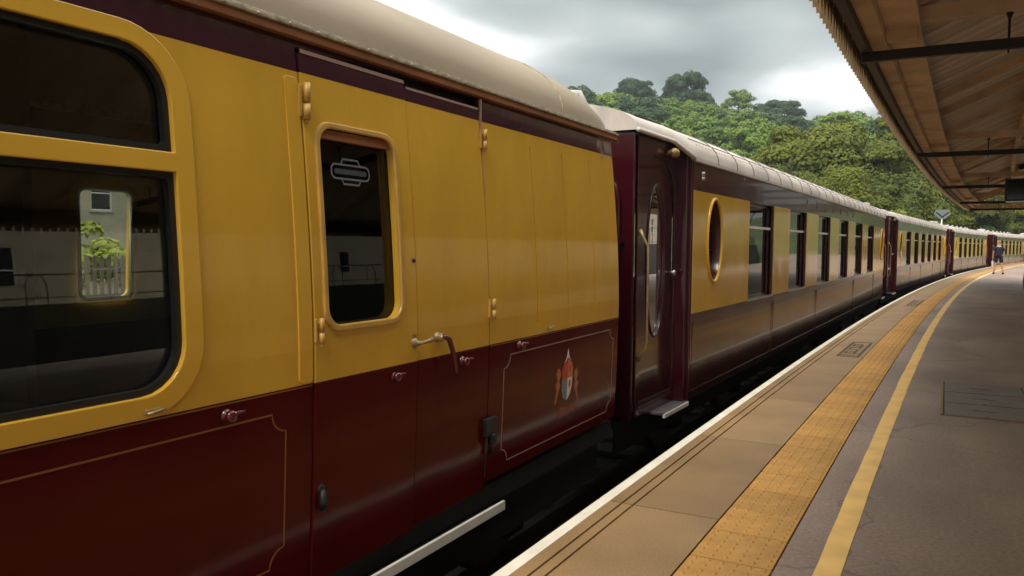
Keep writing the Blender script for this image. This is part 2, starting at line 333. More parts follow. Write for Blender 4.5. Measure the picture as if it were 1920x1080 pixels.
def leafmat(name,c1,c2,sc_=.35):
    m=bpy.data.materials.new(name); m.use_nodes=True; nt=m.node_tree; b=nt.nodes['Principled BSDF']
    tc=N(nt,'ShaderNodeTexCoord'); n=N(nt,'ShaderNodeTexNoise'); n.inputs['Scale'].default_value=sc_; n.inputs['Detail'].default_value=3; nt.links.new(tc.outputs['Object'],n.inputs['Vector'])
    g=N(nt,'ShaderNodeNewGeometry'); oi=N(nt,'ShaderNodeObjectInfo')
    a=N(nt,'ShaderNodeMath',operation='MULTIPLY_ADD'); a.inputs[1].default_value=.35; nt.links.new(g.outputs['Random Per Island'],a.inputs[0]); nt.links.new(n.outputs[0],a.inputs[2])
    a2=N(nt,'ShaderNodeMath',operation='MULTIPLY_ADD'); a2.inputs[1].default_value=.4; nt.links.new(oi.outputs['Random'],a2.inputs[0]); nt.links.new(a.outputs[0],a2.inputs[2])
    mr=N(nt,'ShaderNodeMapRange'); mr.inputs[1].default_value=.45; mr.inputs[2].default_value=1.2; nt.links.new(a2.outputs[0],mr.inputs[0])
    mi=N(nt,'ShaderNodeMix',data_type='RGBA'); nt.links.new(mr.outputs[0],mi.inputs[0]); mi.inputs[6].default_value=(*c1,1); mi.inputs[7].default_value=(*c2,1)
    nt.links.new(mi.outputs[2],b.inputs['Base Color']); b.inputs['Roughness'].default_value=.6; b.inputs['Specular IOR Level'].default_value=.25
    t=N(nt,'ShaderNodeBsdfTranslucent'); nt.links.new(mi.outputs[2],t.inputs[0])
    ms=N(nt,'ShaderNodeMixShader'); ms.inputs[0].default_value=.18; nt.links.new(b.outputs[0],ms.inputs[1]); nt.links.new(t.outputs[0],ms.inputs[2]); nt.links.new(ms.outputs[0],nt.nodes['Material Output'].inputs[0])
    return m
M['leafdark']=leafmat('dark_tree_leaves',(.013,.036,.008),(.17,.19,.012))  # low tone carries clump shadows, high tone olive highlights, mixed by noise
M['leafmid']=leafmat('hillside_leaves',(.055,.13,.022),(.21,.30,.030))
M['leafyellow']=leafmat('yellow_green_leaves',(.18,.22,.02),(.40,.40,.05),1.2)
M['leafblue']=leafmat('skyline_tree_leaves',(.022,.060,.024),(.06,.11,.035))
M['bark']=pmat('bark',(.07,.055,.04),.9,noise=(6,.3))
# ------------------------------------------------------------------ the curve of the line
R=507.77
def pc(s,o,z=0):
    a=s/R; return Vector((R-(R-o)*math.cos(a),(R-o)*math.sin(a),z))
def strip(mb,o1,o2,s0,s1,z,step=1.0,wob=0):
    n=max(1,int((s1-s0)/step)); vs=[];fs=[]
    for i in range(n+1):
        s=s0+(s1-s0)*i/n
        w1=random.uniform(-wob,wob); w2=random.uniform(-wob,wob)
        vs+=[pc(s,o1+w1,z),pc(s,o2+w2,z)]
    for i in range(n): fs.append((2*i,2*i+1,2*i+3,2*i+2))
    mb.add(vs,fs)
def curvebox(mb,o1,o2,s0,s1,z0,z1,step=1.0):
    n=max(1,int((s1-s0)/step)); vs=[];fs=[]
    for i in range(n+1):
        s=s0+(s1-s0)*i/n
        vs+=[pc(s,o1,z0),pc(s,o2,z0),pc(s,o2,z1),pc(s,o1,z1)]
    for i in range(n):
        for k in range(4): fs.append((4*i+k,4*i+(k+1)%4,4*i+4+(k+1)%4,4*i+4+k))
    fs+=[(0,1,2,3),tuple(4*n+k for k in (3,2,1,0))]
    mb.add(vs,fs)
# ------------------------------------------------------------------ terrain
def hfun(x,y):
    # valley floor at about -1.3 m, a wooded hill rising ahead and to the left
    d=max(0.0,(y*.93-x*.38)-105)
    side=1/(1+math.exp(((x*.93+y*.38)-(140))/30.0))
    h=50*(1-math.exp(-(d/150.0)**1.5))*(.15+.85*side)
    back=max(0,-x-60); h+=18*(1-math.exp(-back/120))*(y<400)
    return h-1.35
mb=MB(); xs=list(range(-900,-200,50))+list(range(-200,260,12))+list(range(260,1001,60)); ys=list(range(-500,-60,60))+list(range(-60,420,12))+list(range(420,1400,70))
for y in ys:
    for x in xs: mb.v.append((x,y,hfun(x,y)))
nx=len(xs)
for j in range(len(ys)-1):
    for i in range(nx-1): mb.f.append((j*nx+i,j*nx+i+1,(j+1)*nx+i+1,(j+1)*nx+i)); mb.mi.append(0); mb.sm.append(True)
g=mb.build('ground',M['grass']); g['kind']='structure'; g['label']='grassy valley floor and wooded hillside'
mb=MB(); strip(mb,-9.6,-1.9,-40,150,-1.12,2); o=mb.build('ballast',M['ballast']); o['kind']='stuff'; o['label']='dark stone ballast under the tracks'
for off in (-3.0,-4.44):
    mb=MB(); curvebox(mb,off-.035,off+.035,-40,140,-.93,-.86,2); curvebox(mb,off-.012,off+.012,-40,140,-1.03,-.93,2); curvebox(mb,off-.07,off+.07,-40,140,-1.06,-1.03,2)
    o=mb.build('rail',M['rail']); tag(o,'steel running rail of the near track, '+('beside the platform' if off>-4 else 'on the side away from the platform'),'rail')
mb=MB()
for i in range(-20,200):
    s=i*.7; P=pc(s,-3.72,-1.10); Mx=Matrix.Translation(P)@Matrix.Rotation(-s/R,4,'Z'); mb.box(-1.3,1.3,-.12,.12,-.1,.04,Mx)
o=mb.build('sleepers',M['sleeper']); o['kind']='stuff'; o['label']='timber sleepers under the near track'
# ------------------------------------------------------------------ platform
E0=-1.738; E1=-1.668; T0=-1.040; T1=-.655; Y0=-.488; Y1=-.378; WEST=8.0
mb=MB(); curvebox(mb,E0+.03,WEST,-30,150,-1.6,-.06,1.5)
platform=mb.build('platform',M['brickwall']); platform['kind']='structure'; platform['label']='curving island platform with tarmac surface and pale edge'
mb=MB(); curvebox(mb,T1+.004,WEST,-30,150,-.06,0,1.0); tar=mb.build('tarmac_surface',M['tarmac'],platform)
mb=MB(); strip(mb,Y0,Y1,-8,150,.004,.35,.004); mb.build('yellow_line',M['yellow'],platform)
# coping slabs, 1.83 m long, the rail-side edge painted white
def slabmesh(L):
    mb=MB()
    mb.cur=0; mb.bbox(E1-E0,T0-E0-.004,-L/2+.004,L/2-.004,-.06,0,.004)
    # two anti-slip grooves: built as strips with gaps between them
    mb2=MB(); W=T0-E0-.004; gr=[.145,.212]; g=.007
    xs=[E1-E0,gr[0]-g,gr[0]+g,gr[1]-g,gr[1]+g,W]
    mb2.box(E1-E0,W,-L/2+.004,L/2-.004,-.06,-.012)
    for a,b in ((0,1),(2,3),(4,5)): mb2.bbox(xs[a],xs[b],-L/2+.004,L/2-.004,-.0119,0,.002)
    return mb2
s=-4.9; first=True; smesh=None
SL=1.83
k=0
while s<118:
    c=s+SL/2; P=pc(c,E0,0)
    if smesh is None:
        o=slabmesh(SL).build('coping_slab',M['slab'],platform); smesh=o.data
        e=MB(); e.bbox(.0,E1-E0-.001,-SL/2+.002,SL/2-.002,-.09,.0015,.006); eo=e.build('white_edge',M['whiteedge'],o); emesh=eo.data
    else:
        o=link('coping_slab',smesh,None,platform); eo=link('white_edge',emesh,None,o)
    o.location=P; o.rotation_euler=(0,0,-c/R); s+=SL; k+=1
# tactile slabs, 0.4 m, with blisters on the nearer ones
TL=.4; TW=T1-T0
def tact(dome):
    mb=MB(); mb.bbox(.004,TW-.004,-TL/2+.0045,TL/2-.0045,-.05,.001,.005)
    if dome:
        for i in range(6):
            for j in range(6):
                x=.033+i*(TW-.066)/5; y=-TL/2+.033+j*(TL-.066)/5; n=8
                vs=[];fs=[]
                for (r,h) in ((.0145,.001),(.0115,.0070),(.006,.0088)):
                    for q in range(n): a=2*math.pi*q/n; vs.append((x+r*math.cos(a),y+r*1.15*math.sin(a),h))
                for lv in range(2):
                    for q in range(n): q2=(q+1)%n; fs.append((lv*n+q,lv*n+q2,lv*n+n+q2,lv*n+n+q))
                fs.append(tuple(2*n+q for q in range(n))); mb.add(vs,fs,True)
    return mb
mdome=mplain=None; s=-.02+4.92-.4*14
while s<112:
    c=s+TL/2; dome=True
    if mdome is None:
        o=tact(True).build('tactile_slab',M['tactile'],platform); mdome=o.data
    else: o=link('tactile_slab',mdome,None,platform)
    P=pc(c,T0,0); o.location=P+Vector((0,0,random.uniform(-.0015,.0015))); o.rotation_euler=(0,0,-c/R+random.uniform(-.004,.004)); s+=TL
mb=MB(); curvebox(mb,E0+.03,T1,118,150,-.06,-.002,2); mb.build('far_edge_paving',M['slab'],platform)
mb=MB(); curvebox(mb,E0+.03,T1,-30,-4.9,-.06,-.002,2); mb.build('rear_edge_paving',M['slab'],platform)
# dark stencilled notices on the coping
def stencil(s0,s1,o0,o1,letters):
    mb=MB(); z0=.0035
    def q(sa,sb,oa,ob): strip(mb,oa,ob,sa,sb,z0,.5)
    t=.035
    q(s0,s0+t*1.6,o0,o1); q(s1-t*1.6,s1,o0,o1); q(s0+t*1.6,s1-t*1.6,o0,o0+t); q(s0+t*1.6,s1-t*1.6,o1-t,o1)
    # worn letter strokes
    rs=random.Random(4); n=7; L=(s1-s0-.3)/n
    for i in range(n):
        a=s0+.16+i*L
        q(a,a+.05,o0+.05,o1-.05-rs.random()*.06)
        if i%2: q(a+.06,a+L-.05,o0+.05,o0+.085)
        if i%3: q(a+.06,a+L-.06,o1-.12,o1-.085)
    o=mb.build('worn_stencil',M['stencil'],platform); o['label']='worn dark stencilled notice panel on the coping'
stencil(11.42,13.25,-1.375,-1.095,'')
stencil(22.0,24.6,-1.30,-1.06,'')
# service cover in the tarmac
cov=MB(); x0,x1,y0,y1=.03,.75,7.93,9.85
curv=empty('service_cover',(x0,y0,0),0); curv.parent=platform
W=x1-x0; L=y1-y0
for k in range(3):
    a=k*L/3; b=MB(); b.bbox(.012,W-.012,a+.012,a+L/3-.012,.001,.0075,.002); b.build('cover_plate',M['iron'],curv)
    b=MB(); b.box(.24,.44,a+L/6-.012,a+L/6+.012,.0078,.0088); b.box(.325,.355,a+.03,a+.06,.0078,.0088); b.build('lifting_slot',M['black'],curv)
b=MB(); b.box(-.02,.0,-.02,L+.02,.0005,.011); b.box(W,W+.02,-.02,L+.02,.0005,.008); b.box(0,W,-.02,0,.0005,.006); b.box(0,W,L,L+.02,.0005,.006); b.build('cover_frame',M['slab'],curv)
b=MB(); b.box(0,W,0,L,.0003,.0009); b.build('joint_bed',M['black'],curv)
# ------------------------------------------------------------------ coach 1: the full brake van
def prof1(z):
    if z>1.05: return -.074*((z-1.05)/1.08)**1.5
    return -.030*((1.05-z)/.95)**2
CUT1=[.25,.45,.65,.85,1.05,1.2,1.35,1.5,1.65,1.8,1.95,2.1,2.2]
van=empty('railway_carriage',(-2.2,0,0),0)
tag(van,'cream and maroon luggage van coach nearest the camera with double doors and large window','railway carriage','carriages of the cream and brown train')
ZB=.115; ZT=2.30; YE=5.80; YS=-14.0
D0,D1,D2=2.412,3.118,3.802; DT=2.235
outer=[(YS,ZB-.02),(D0-.006,ZB-.02),(D0-.006,DT+.008),(D1,DT+.03),(D2+.012,DT+.030),(D2+.012,ZB+.02)]
outer+= [(YE,ZB+.025)]+[(YE,ZT)]+[(YS,ZT)]
wg=lambda a,b:rrect(a,b,.985,2.10,(.16,.16,.17,.17))
holes=[wg(.25,1.795),wg(-2.6,-.9),wg(-5.4,-3.8),wg(-8.2,-6.6)]
for yy in (4.405,4.865,5.325): holes.append(rrect(yy-.0065,yy+.0065,.99,2.07,0))
plate('body_side',outer,holes,-.03,0,M['van'],van,prof1,CUT1)
# dark backing and far side
plate('inner_lining',[(YS,ZB),(YE-.02,ZB),(YE-.02,ZT),(YS,ZT)],[rrect(.2,1.85,.9,2.14,.1),rrect(-2.7,-.8,.9,2.14,.1),rrect(-5.5,-3.7,.9,2.14,.1),rrect(2.43,3.02,1.08,1.98,.06)],-.085,-.06,M['inside'],van,prof1,CUT1)
fs=plate('far_body_side',[(YS,ZB),(YE,ZB),(YE,ZT),(YS,ZT)],[rrect(3.235,3.60,1.09,1.80,.05),rrect(-1.9,-.7,1.0,2.0,.1)],-.03,0,M['van'],van,prof1,CUT1,side=-1)
plate('far_window_glass',rrect(3.20,3.64,1.05,1.84,.05),[],-.05,-.044,M['glass'],van,prof1,(),side=-1)
b=MB(); fr=[(-2.735,y,z) for y,z in rrect(3.228,3.607,1.083,1.807,.05)]; fr.append(fr[0]); b.tube(fr,.012,8,False); b.build('far_window_frame',M['lamppost'],van)
# window frames of the big windows
def bigwin(y0,y1):
    f=plate('window_frame',rrect(y0-.075,y1+.075,.915,2.165,(.225,.225,.24,.24),10),[rrect(y0,y1,.985,1.700,(.16,.16,.004,.004),10),rrect(y0,y1,1.765,2.10,(.004,.004,.17,.17),10)],-.004,.011,M['cream'],van,prof1,CUT1,bev=.004)
    g1=plate('window_pane',rrect(y0-.02,y1+.02,.965,1.72,(.16,.16,.02,.02),8),[],-.034,-.030,M['glass'],f,prof1,CUT1)
    g2=plate('window_pane',rrect(y0-.02,y1+.02,1.745,2.12,(.02,.02,.17,.17),8),[],-.036,-.032,M['glass'],f,prof1,CUT1)
    plate('rubber_seal',rrect(y0-.002,y1+.002,.983,1.702,(.16,.16,.006,.006),8),[rrect(y0+.022,y1-.022,1.007,1.68,(.14,.14,.02,.02),8)],-.030,-.006,M['rubber'],f,prof1,CUT1)
    plate('rubber_seal',rrect(y0-.002,y1+.002,1.763,2.102,(.006,.006,.17,.17),8),[rrect(y0+.022,y1-.022,1.787,2.078,(.02,.02,.15,.15),8)],-.030,-.006,M['rubber'],f,prof1,CUT1)
for a,c in ((.25,1.795),(-2.6,-.9),(-5.4,-3.8),(-8.2,-6.6)): bigwin(a,c)
# doors
def vdoor(y0,y1,win,z0,lab):
    hs=[]
    if win: hs=[rrect(*win,.075,8)]
    d=plate('door',[(y0,z0),(y1,z0),(y1,DT-.035 if not win else DT-.012),(y0,DT-.012 if win else DT-.035)],hs,-.028,.009 if win else .004,M['van'],van,prof1,CUT1,bev=.003); d['label']=lab
    return d
dl=vdoor(D0,D1-.004,(2.484,2.985,1.132,1.945),ZB-.03,'left luggage door leaf with drop window')
dr=vdoor(D1+.004,D2,None,ZB-.015,'right luggage door leaf without window')
f=plate('window_frame',rrect(2.462,3.007,1.108,1.967,.095,10),[rrect(2.488,2.981,1.136,1.94,.075,10)],.004,.022,M['creamtrim'],dl,prof1,CUT1,bev=.006)
plate('window_pane',rrect(2.47,3.0,1.12,1.96,.07,8),[],-.034,-.030,M['glass'],dl,prof1,CUT1)
plate('drip_ledge',rrect(2.49,2.98,1.90,1.937,.004),[],-.029,.002,M['rust'],dl,prof1,CUT1)
# outline badge on the glass
def badge():
    cy,cz=2.725,1.775; a,bh=.125,.030
    up=[(cy-.062,cz+bh),(cy-.050,cz+bh+.024),(cy+.050,cz+bh+.024),(cy+.064,cz+bh)]
    lo=[(cy-.062,cz-bh),(cy-.050,cz-bh-.022),(cy+.050,cz-bh-.022),(cy+.064,cz-bh)]
    pl=rrect(cy-a,cy+a,cz-bh,cz+bh,.026,5)
    gm=pmat('badge_outline_print',(.20,.22,.24),.5)
    ribbon('badge_outline',pl,.008,-.0295,gm,dl,prof1,True,.001)
    ribbon('badge_outline',up,.008,-.0295,gm,dl,prof1,False,.001); ribbon('badge_outline',lo,.008,-.0295,gm,dl,prof1,False,.001)
    plate('badge_panel',rrect(cy-a+.02,cy+a-.02,cz-.011,cz+.011,.008),[],-.0296,-.0286,pmat('badge_panel_print',(.07,.09,.10),.5),dl,prof1)
badge()
# red-dark slot and strips at door edges
ribbon('door_edge_strip',[(D2+.016,1.0),(D2+.016,2.0)],.016,.002,M['creamtrim'],van,prof1,False,.006)
b=MB(); b.bbox(-.075,-.062,D2+.002,D2+.016,2.09,2.26,.003); b.build('door_stop',M['paleline'],van)
plate('door_post_strip',rrect(2.325,2.402,.92,2.12,.02),[],-.001,.007,M['cream'],van,prof1,CUT1,bev=.003)
for (yy,za,zb_) in ((D0,0,0),):
    pass
ribbon('door_top_moulding',[(D0+.005,DT-.005),(D1-.01,DT-.005)],.016,.004,M['paleline'],van,prof1,False,.010)
ribbon('door_top_moulding',[(D1+.01,DT-.028),(D2-.01,DT-.028)],.012,.001,M['paleline'],van,prof1,False,.008)
def hinge(y,z,sz=1.0,mat='creamtrim'):
    b=MB(); x=prof1(z)
    b.bbox(x+.004,x+.018,y-.022*sz,y-.004,z-.062*sz,z+.055*sz,.004); b.bbox(x+.004,x+.018,y+.006,y+.026*sz,z-.045*sz,z+.038*sz,.004)
    b.tube([(x+.030,y+.004,z-.07*sz),(x+.030,y+.004,z-.015*sz)],.013*sz,10); b.tube([(x+.030,y+.004,z-.008*sz),(x+.030,y+.004,z+.06*sz)],.0125*sz,10)
    b.tube([(x+.030,y+.004,z-.085*sz),(x+.030,y+.004,z-.07*sz)],[.004,.009],8)
    b.build('hinge',M[mat],van)
hinge(2.415,2.035,1.1); hinge(2.425,1.125,.8); hinge(D2+.004,2.045,.85); hinge(D2+.006,1.12,.85)
b=MB(); x=prof1(.46); b.bbox(x+.003,x+.035,D2-.055,D2+.065,.41,.51,.008); b.bbox(x+.02,x+.055,D2-.01,D2+.03,.36,.42,.008); b.tube([(x+.02,D2+.005,.30),(x+.02,D2+.005,.5)],.012,8); b.build('door_catch',M['black'],van)
ribbon('door_gap',[(D2+.006,.16),(D2+.006,.40)],.012,-.002,M['black'],van,prof1,False,.004)
# T handle across the leaves
b=MB(); x=prof1(1.0); b.lathe([(0,.026),(.010,.024),(.016,.014),(.022,.006),(.024,.0)],(x+.009,3.085,1.005),14,'x'); b.bbox(x+.009,x+.013,3.072,3.098,.975,1.045,.002)
b.tube([(x+.04,3.080,1.002),(x+.042,3.12,1.004),(x+.042,3.165,1.008),(x+.040,3.195,1.012)],[.011,.008,.010,.013],10); b.tube([(x,3.085,1.005),(x+.045,3.085,1.005)],.010,10)
b.build('door_handle',M['brass'],van)
b=MB(); b.tube([(x,3.285,1.01),(x+.055,3.285,1.01)],[.018,.012],12); b.lathe([(.026,0),(.026,.006),(.018,.012),(.018,.02),(.022,.022),(.022,.03),(0,.03)],(x+.004,3.285,1.01),14,'x'); b.build('handle_boss',M['brass'],van)
b=MB(); b.tube([(x+.052,3.275,1.02),(x+.060,3.31,1.00),(x+.062,3.345,.93),(x+.060,3.37,.85),(x+.058,3.378,.81)],[.012,.014,.013,.010,.007],10); b.build('lever_handle',M['maroon'],van)
b=MB(); x=prof1(1.39); b.lathe([(0,.012),(.008,.010),(.011,.0)],(x+.008,3.095,1.392),12,'x'); b.build('key_hole_cover',M['black'],van)
def dome(y,z,mat):
    b=MB(); x=prof1(z); b.lathe([(.028,0),(.030,.005),(.021,.010),(.019,.018),(.025,.022),(.022,.034),(.012,.040),(0,.042)],(x,y,z),16,'x'); b.tube([(x+.035,y+.005,z+.012),(x+.040,y+.045,z+.014)],[.008,.006],8)
    b.build('lamp_bracket',mat,van)
for y,z in ((1.97,.862),(2.935,.862),(3.53,.858),(4.165,.872)): dome(y,z,M['maroon'])
b=MB(); x=prof1(.44); b.lathe([(.022,0),(.024,.008),(.014,.016),(0,.02)],(x,2.455,.47),14,'x'); b.tube([(x+.016,2.455,.47),(x+.024,2.452,.42),(x+.018,2.45,.385)],[.010,.022,.008],10); b.build('door_lock',M['black'],van)
for y,z in ((1.665,.937),(4.572,.943)):
    b=MB(); x=prof1(z)+.002+(.010 if y<2 else 0); b.bbox(x,x+.010,y-.032,y+.032,z-.007,z+.009,.003); b.tube([(x+.014,y-.03,z-.004),(x+.016,y+.035,z+.004)],.0055,8); b.build('label_clip',M['brass'],van)
# lining panels on the maroon
r=.045
def concave(y0,y1,z0,z1,r,left=True,right=True):
    p=[]
    p+=[(y0+r,z1)]
    p+=[(y1-r,z1)]+arc(y1,z1,r,180,270,6)+[(y1,z0+r)]+arc(y1,z0,r,90,180,6)+[(y0+r,z0)]+arc(y0,z0,r,0,90,6)+[(y0,z1-r)]+arc(y0,z1,r,270,360,6)
    q=[p[0]]
    for a in p[1:]:
        if (Vector(a)-Vector(q[-1])).length>1e-4: q.append(a)
    if (Vector(q[0])-Vector(q[-1])).length<1e-4: q.pop()
    return q
ribbon('gold_lining',concave(-1.2,2.258,.225,.826,.072),.0065,.0005,M['gold'],van,prof1,True,.0015)
ribbon('pale_lining',concave(3.985,5.70,.207,.832,.075),.006,.0005,M['paleline'],van,prof1,True,.0015)
ribbon('waist_line',[(YS,.906),(D0-.01,.906)],.005,.0005,M['gold'],van,prof1,False,.0015)
ribbon('waist_line',[(D2+.02,.906),(YE,.906)],.005,.0005,M['gold'],van,prof1,False,.0015)
# crest: quartered shield between two gilt supporters over a ribbon
def crest(cy,cz,parent,s=1.0):
    col={'r':(.55,.04,.015),'o':(.60,.17,.07),'b':(.20,.22,.26),'w':(.80,.74,.70),'g':(.40,.13,.06),'d':(.26,.04,.012)}
    mt={k:pmat('crest_'+{'r':'red','o':'orange','b':'slate_blue','w':'white','g':'dull_gilt','d':'faded_red'}[k],v,.4) for k,v in col.items()}
    def pl(nm,pts,k,t0=.0005,t1=.0020): plate(nm,[(cy+a*s,cz+c*s) for a,c in pts],[],t0,t1,mt[k],parent,prof1)
    pl('shield_quarter',[(-.075,.0),(0,.0),(0,.115),(-.055,.085),(-.078,.04)],'r'); pl('shield_quarter',[(.001,.0),(.072,.0),(.076,.045),(.056,.092),(.001,.115)],'o')
    pl('shield_quarter',[(-.075,-.001),(-.080,-.06),(-.055,-.115),(-.001,-.135),(-.001,-.001)],'b'); pl('shield_quarter',[(.001,-.001),(.001,-.135),(.045,-.10),(.068,-.05),(.072,-.001)],'w')
    pl('crest_top',[(-.05,.095),(-.02,.12),(0,.175),(.022,.12),(.05,.10),(0,.124)],'w')
    pl('shield_charge',[(.02,-.02),(.045,-.015),(.05,-.05),(.03,-.065),(.018,-.05)],'r',.0021,.003)
    pl('shield_charge',[(.02,.03),(.045,.04),(.04,.075),(.022,.06)],'r',.0021,.003)
    for sg in (-1,1):
        P=[(-.155,.02),(-.135,.055),(-.110,.045),(-.095,.01),(-.115,-.02),(-.100,-.055),(-.125,-.09),(-.155,-.155),(-.170,-.155),(-.150,-.08),(-.165,-.04),(-.140,-.02)]
        Q=[(a*sg*(-1 if sg>0 else -1)*-1,c+(.02 if sg>0 else -.01)) for a,c in P]
        if sg>0: Q=Q[::-1]
        pl('supporter',Q,'g')
    pl('ribbon_scroll',[(-.14,-.20),(-.08,-.165),(0,-.18),(.09,-.165),(.15,-.20),(.12,-.215),(0,-.205),(-.11,-.225)],'d')
crest(4.875,.575,van,1.12)
# gutter
def longbox(mb,x0,x1,y0,y1,z0,z1,st=None): mb.bbox(x0,x1,y0,y1,z0,z1,.004)
b=MB(); b.bbox(-.095,-.055,YS,YE+.06,2.272,2.306,.004); b.build('gutter_face',M['rust'],van)
b=MB(); b.bbox(-.11,-.045,YS,YE+.07,2.306,2.322,.004)
b.bbox(-.13,-.066,YS,YE+.07,2.322,2.338,.005)
b.add([(-.045,YE+.07,2.322),(-.045,YE+.07,2.306),(-.14,YE+.07,2.306),(-.14,YE+.07,2.322),(-.09,YE+.17,2.262),(-.10,YE+.17,2.255)],[(0,1,5,4),(1,2,5),(2,3,4,5),(3,0,4)])
for i in range(60):
    y=YE-.1-i*.16; b.lathe([(0,.006),(.006,.005),(.008,0)],(-.046,y,2.314),8,'x')
b.build('gutter',M['gutter'],van)
# roof: arched, domed down at the end
def roofloft(name,half,zg,rise,ys,insets,mat,parent,drops=None,n=22,pw=2.3,th=.03):
    mb=MB(); vs=[];fs=[]
    for i,y in enumerate(ys):
        k=insets[i]; dr=(drops[i] if drops else 0)
        for j in range(n+1):
            a=math.pi*j/n; ca=math.cos(a); sa=math.sin(a)
            X=(half-k)*math.copysign(abs(ca)**(2/pw),ca); Z=zg+dr*0+(rise-dr)*abs(sa)**(2/pw)
            vs.append((-1.4+X,y,Z))
    m_=n+1
    for i in range(len(ys)-1):
        for j in range(n): fs.append((i*m_+j,i*m_+j+1,(i+1)*m_+j+1,(i+1)*m_+j))
    mb.add(vs,fs,True)
    L=len(ys)-1
    mb.add([vs[L*m_+j] for j in range(m_)],[tuple(range(m_))]); mb.add([vs[j] for j in range(m_)],[tuple(range(m_))])
    return mb.build(name,mat,parent)
ys=[YS,YE-.95]+[YE-.95+.95*t for t in (.15,.3,.45,.6,.72,.82,.9,.96,1.0,1.05)]
ins=[0,0]+[0,.0,.0,.005,.01,.02,.03,.04,.055,.075]
dr=[0,0]+[.005,.012,.03,.055,.085,.12,.15,.19,.23,.27]
roofloft('roof',1.325,2.322,.54,ys,ins,M['roof'],van,dr,26,2.25)
def seam(y,parent,half=1.325,zg=2.322,rise=.54,pw=2.25,mat='gutter',wd=.016,k=0):
    b=MB(); pts=[]
    for j in range(27):
        a=math.pi*j/26; ca,sa=math.cos(a),math.sin(a); pts.append((-1.4+(half-k)*math.copysign(abs(ca)**(2/pw),ca),y,zg+rise*abs(sa)**(2/pw)))
    b.tube(pts,wd/2,6,False); return b.build('roof_seam',M[mat],parent)
seam(YE-.9,van); seam(YE-4.4,van)
# things on the crown
for (y,h) in ((4.4,.035),(3.15,.05),(3.0,.03),(5.55,.05)):
    b=MB(); xx=-1.05; b.lathe([(.05,-.06),(.06,h*.4),(.045,h),(0,h+.01)],(xx,y,2.82),12); b.build('roof_vent',M['gutter'],van)
b=MB(); b.bbox(-2.80,-2.66,YS,YE+.06,2.272,2.345,.004); b.build('gutter',M['gutter'],van)  # unseen far gutter, added to close the gap where sky light showed through
# floor, ends, interior
b=MB(); b.box(-2.75,-.08,YS,YE-.05,.14,.20); b.build('floor',M['inside'],van)
b=MB(); b.box(-2.72,-.10,YE-.035,YE-.004,ZB+.03,2.31); b.build('end_wall',M['darkmaroon'],van)
b=MB(); b.box(-2.70,-1.2,1.98,2.02,.2,2.5); b.build('partition',M['inside'],van)
b=MB(); b.box(-2.74,-2.70,YS,2.9,.20,1.02); b.box(-.70,-.11,-.4,1.55,.2,.93); b.build('luggage_shelving',M['inside'],van)
b=MB(); b.tube([(-.5,2.30,.2),(-.5,2.30,2.3)],.02,8); b.build('red_pole',pmat('red_pole_paint',(.35,.02,.01),.4),van)
b=MB(); b.box(-2.8,-.05,YS,YE,-.02,.10); b.box(-.14,-.10,YS,YE-.15,-.30,.0); b.build('solebar',M['undergear'],van)
b=MB(); b.box(-.118,.012,.3,3.955,-.055,-.030); b.build('footboard',M['undergear'],van)
b=MB(); 
for i in range(12):
    pass
b.bbox(.0125,.030,.3,3.955,-.050,.004,.004); b.build('footboard_edge',M['white'],van)
for y in (.8,2.2,3.6):
    b=MB(); b.box(-.13,-.10,y,y+.05,-.05,.0); b.build('footboard_bracket',M['undergear'],van)
def bogie(y,parent,zr=-.86):
    b=MB(); b.bbox(-.55,-.45,y-1.9,y+1.9,-.42,-.2,.02); b.bbox(-2.35,-2.25,y-1.9,y+1.9,-.42,-.2,.02)
    b.box(-2.3,-.5,y-.3,y+.3,-.4,-.15)
    for dy in (-1.3,1.3): b.bbox(-.60,-.40,y+dy-.14,y+dy+.14,-.58,-.2,.03)
    bo=b.build('bogie',M['undergear'],parent)
    for dy in (-1.3,1.3):
        for x in (-2.1,-.66):
            b=MB(); b.lathe([(0,-.06),(.40,-.06),(.455,-.05),(.455,.05),(.40,.06),(0,.06)],(x,y+dy,-.405),24,'x'); b.build('wheel',M['rail'],bo)
    return bo
bogie(3.6,van); bogie(-10.6,van)
b=MB(); b.lathe([(.04,0),(.045,.03),(0,.05)],(-.2,4.72,-.30),12,'x'); b.build('brake_hanger',pmat('dull_red_fitting',(.12,.012,.01),.6),van)
for x in (-2.2,-.55):
    b=MB(); b.lathe([(.10,0),(.10,.25),(.13,.27),(.13,.32),(.22,.34),(.22,.38),(0,.40)],(x,YE,-.02),20,'y'); b.build('buffer',M['undergear'],van)
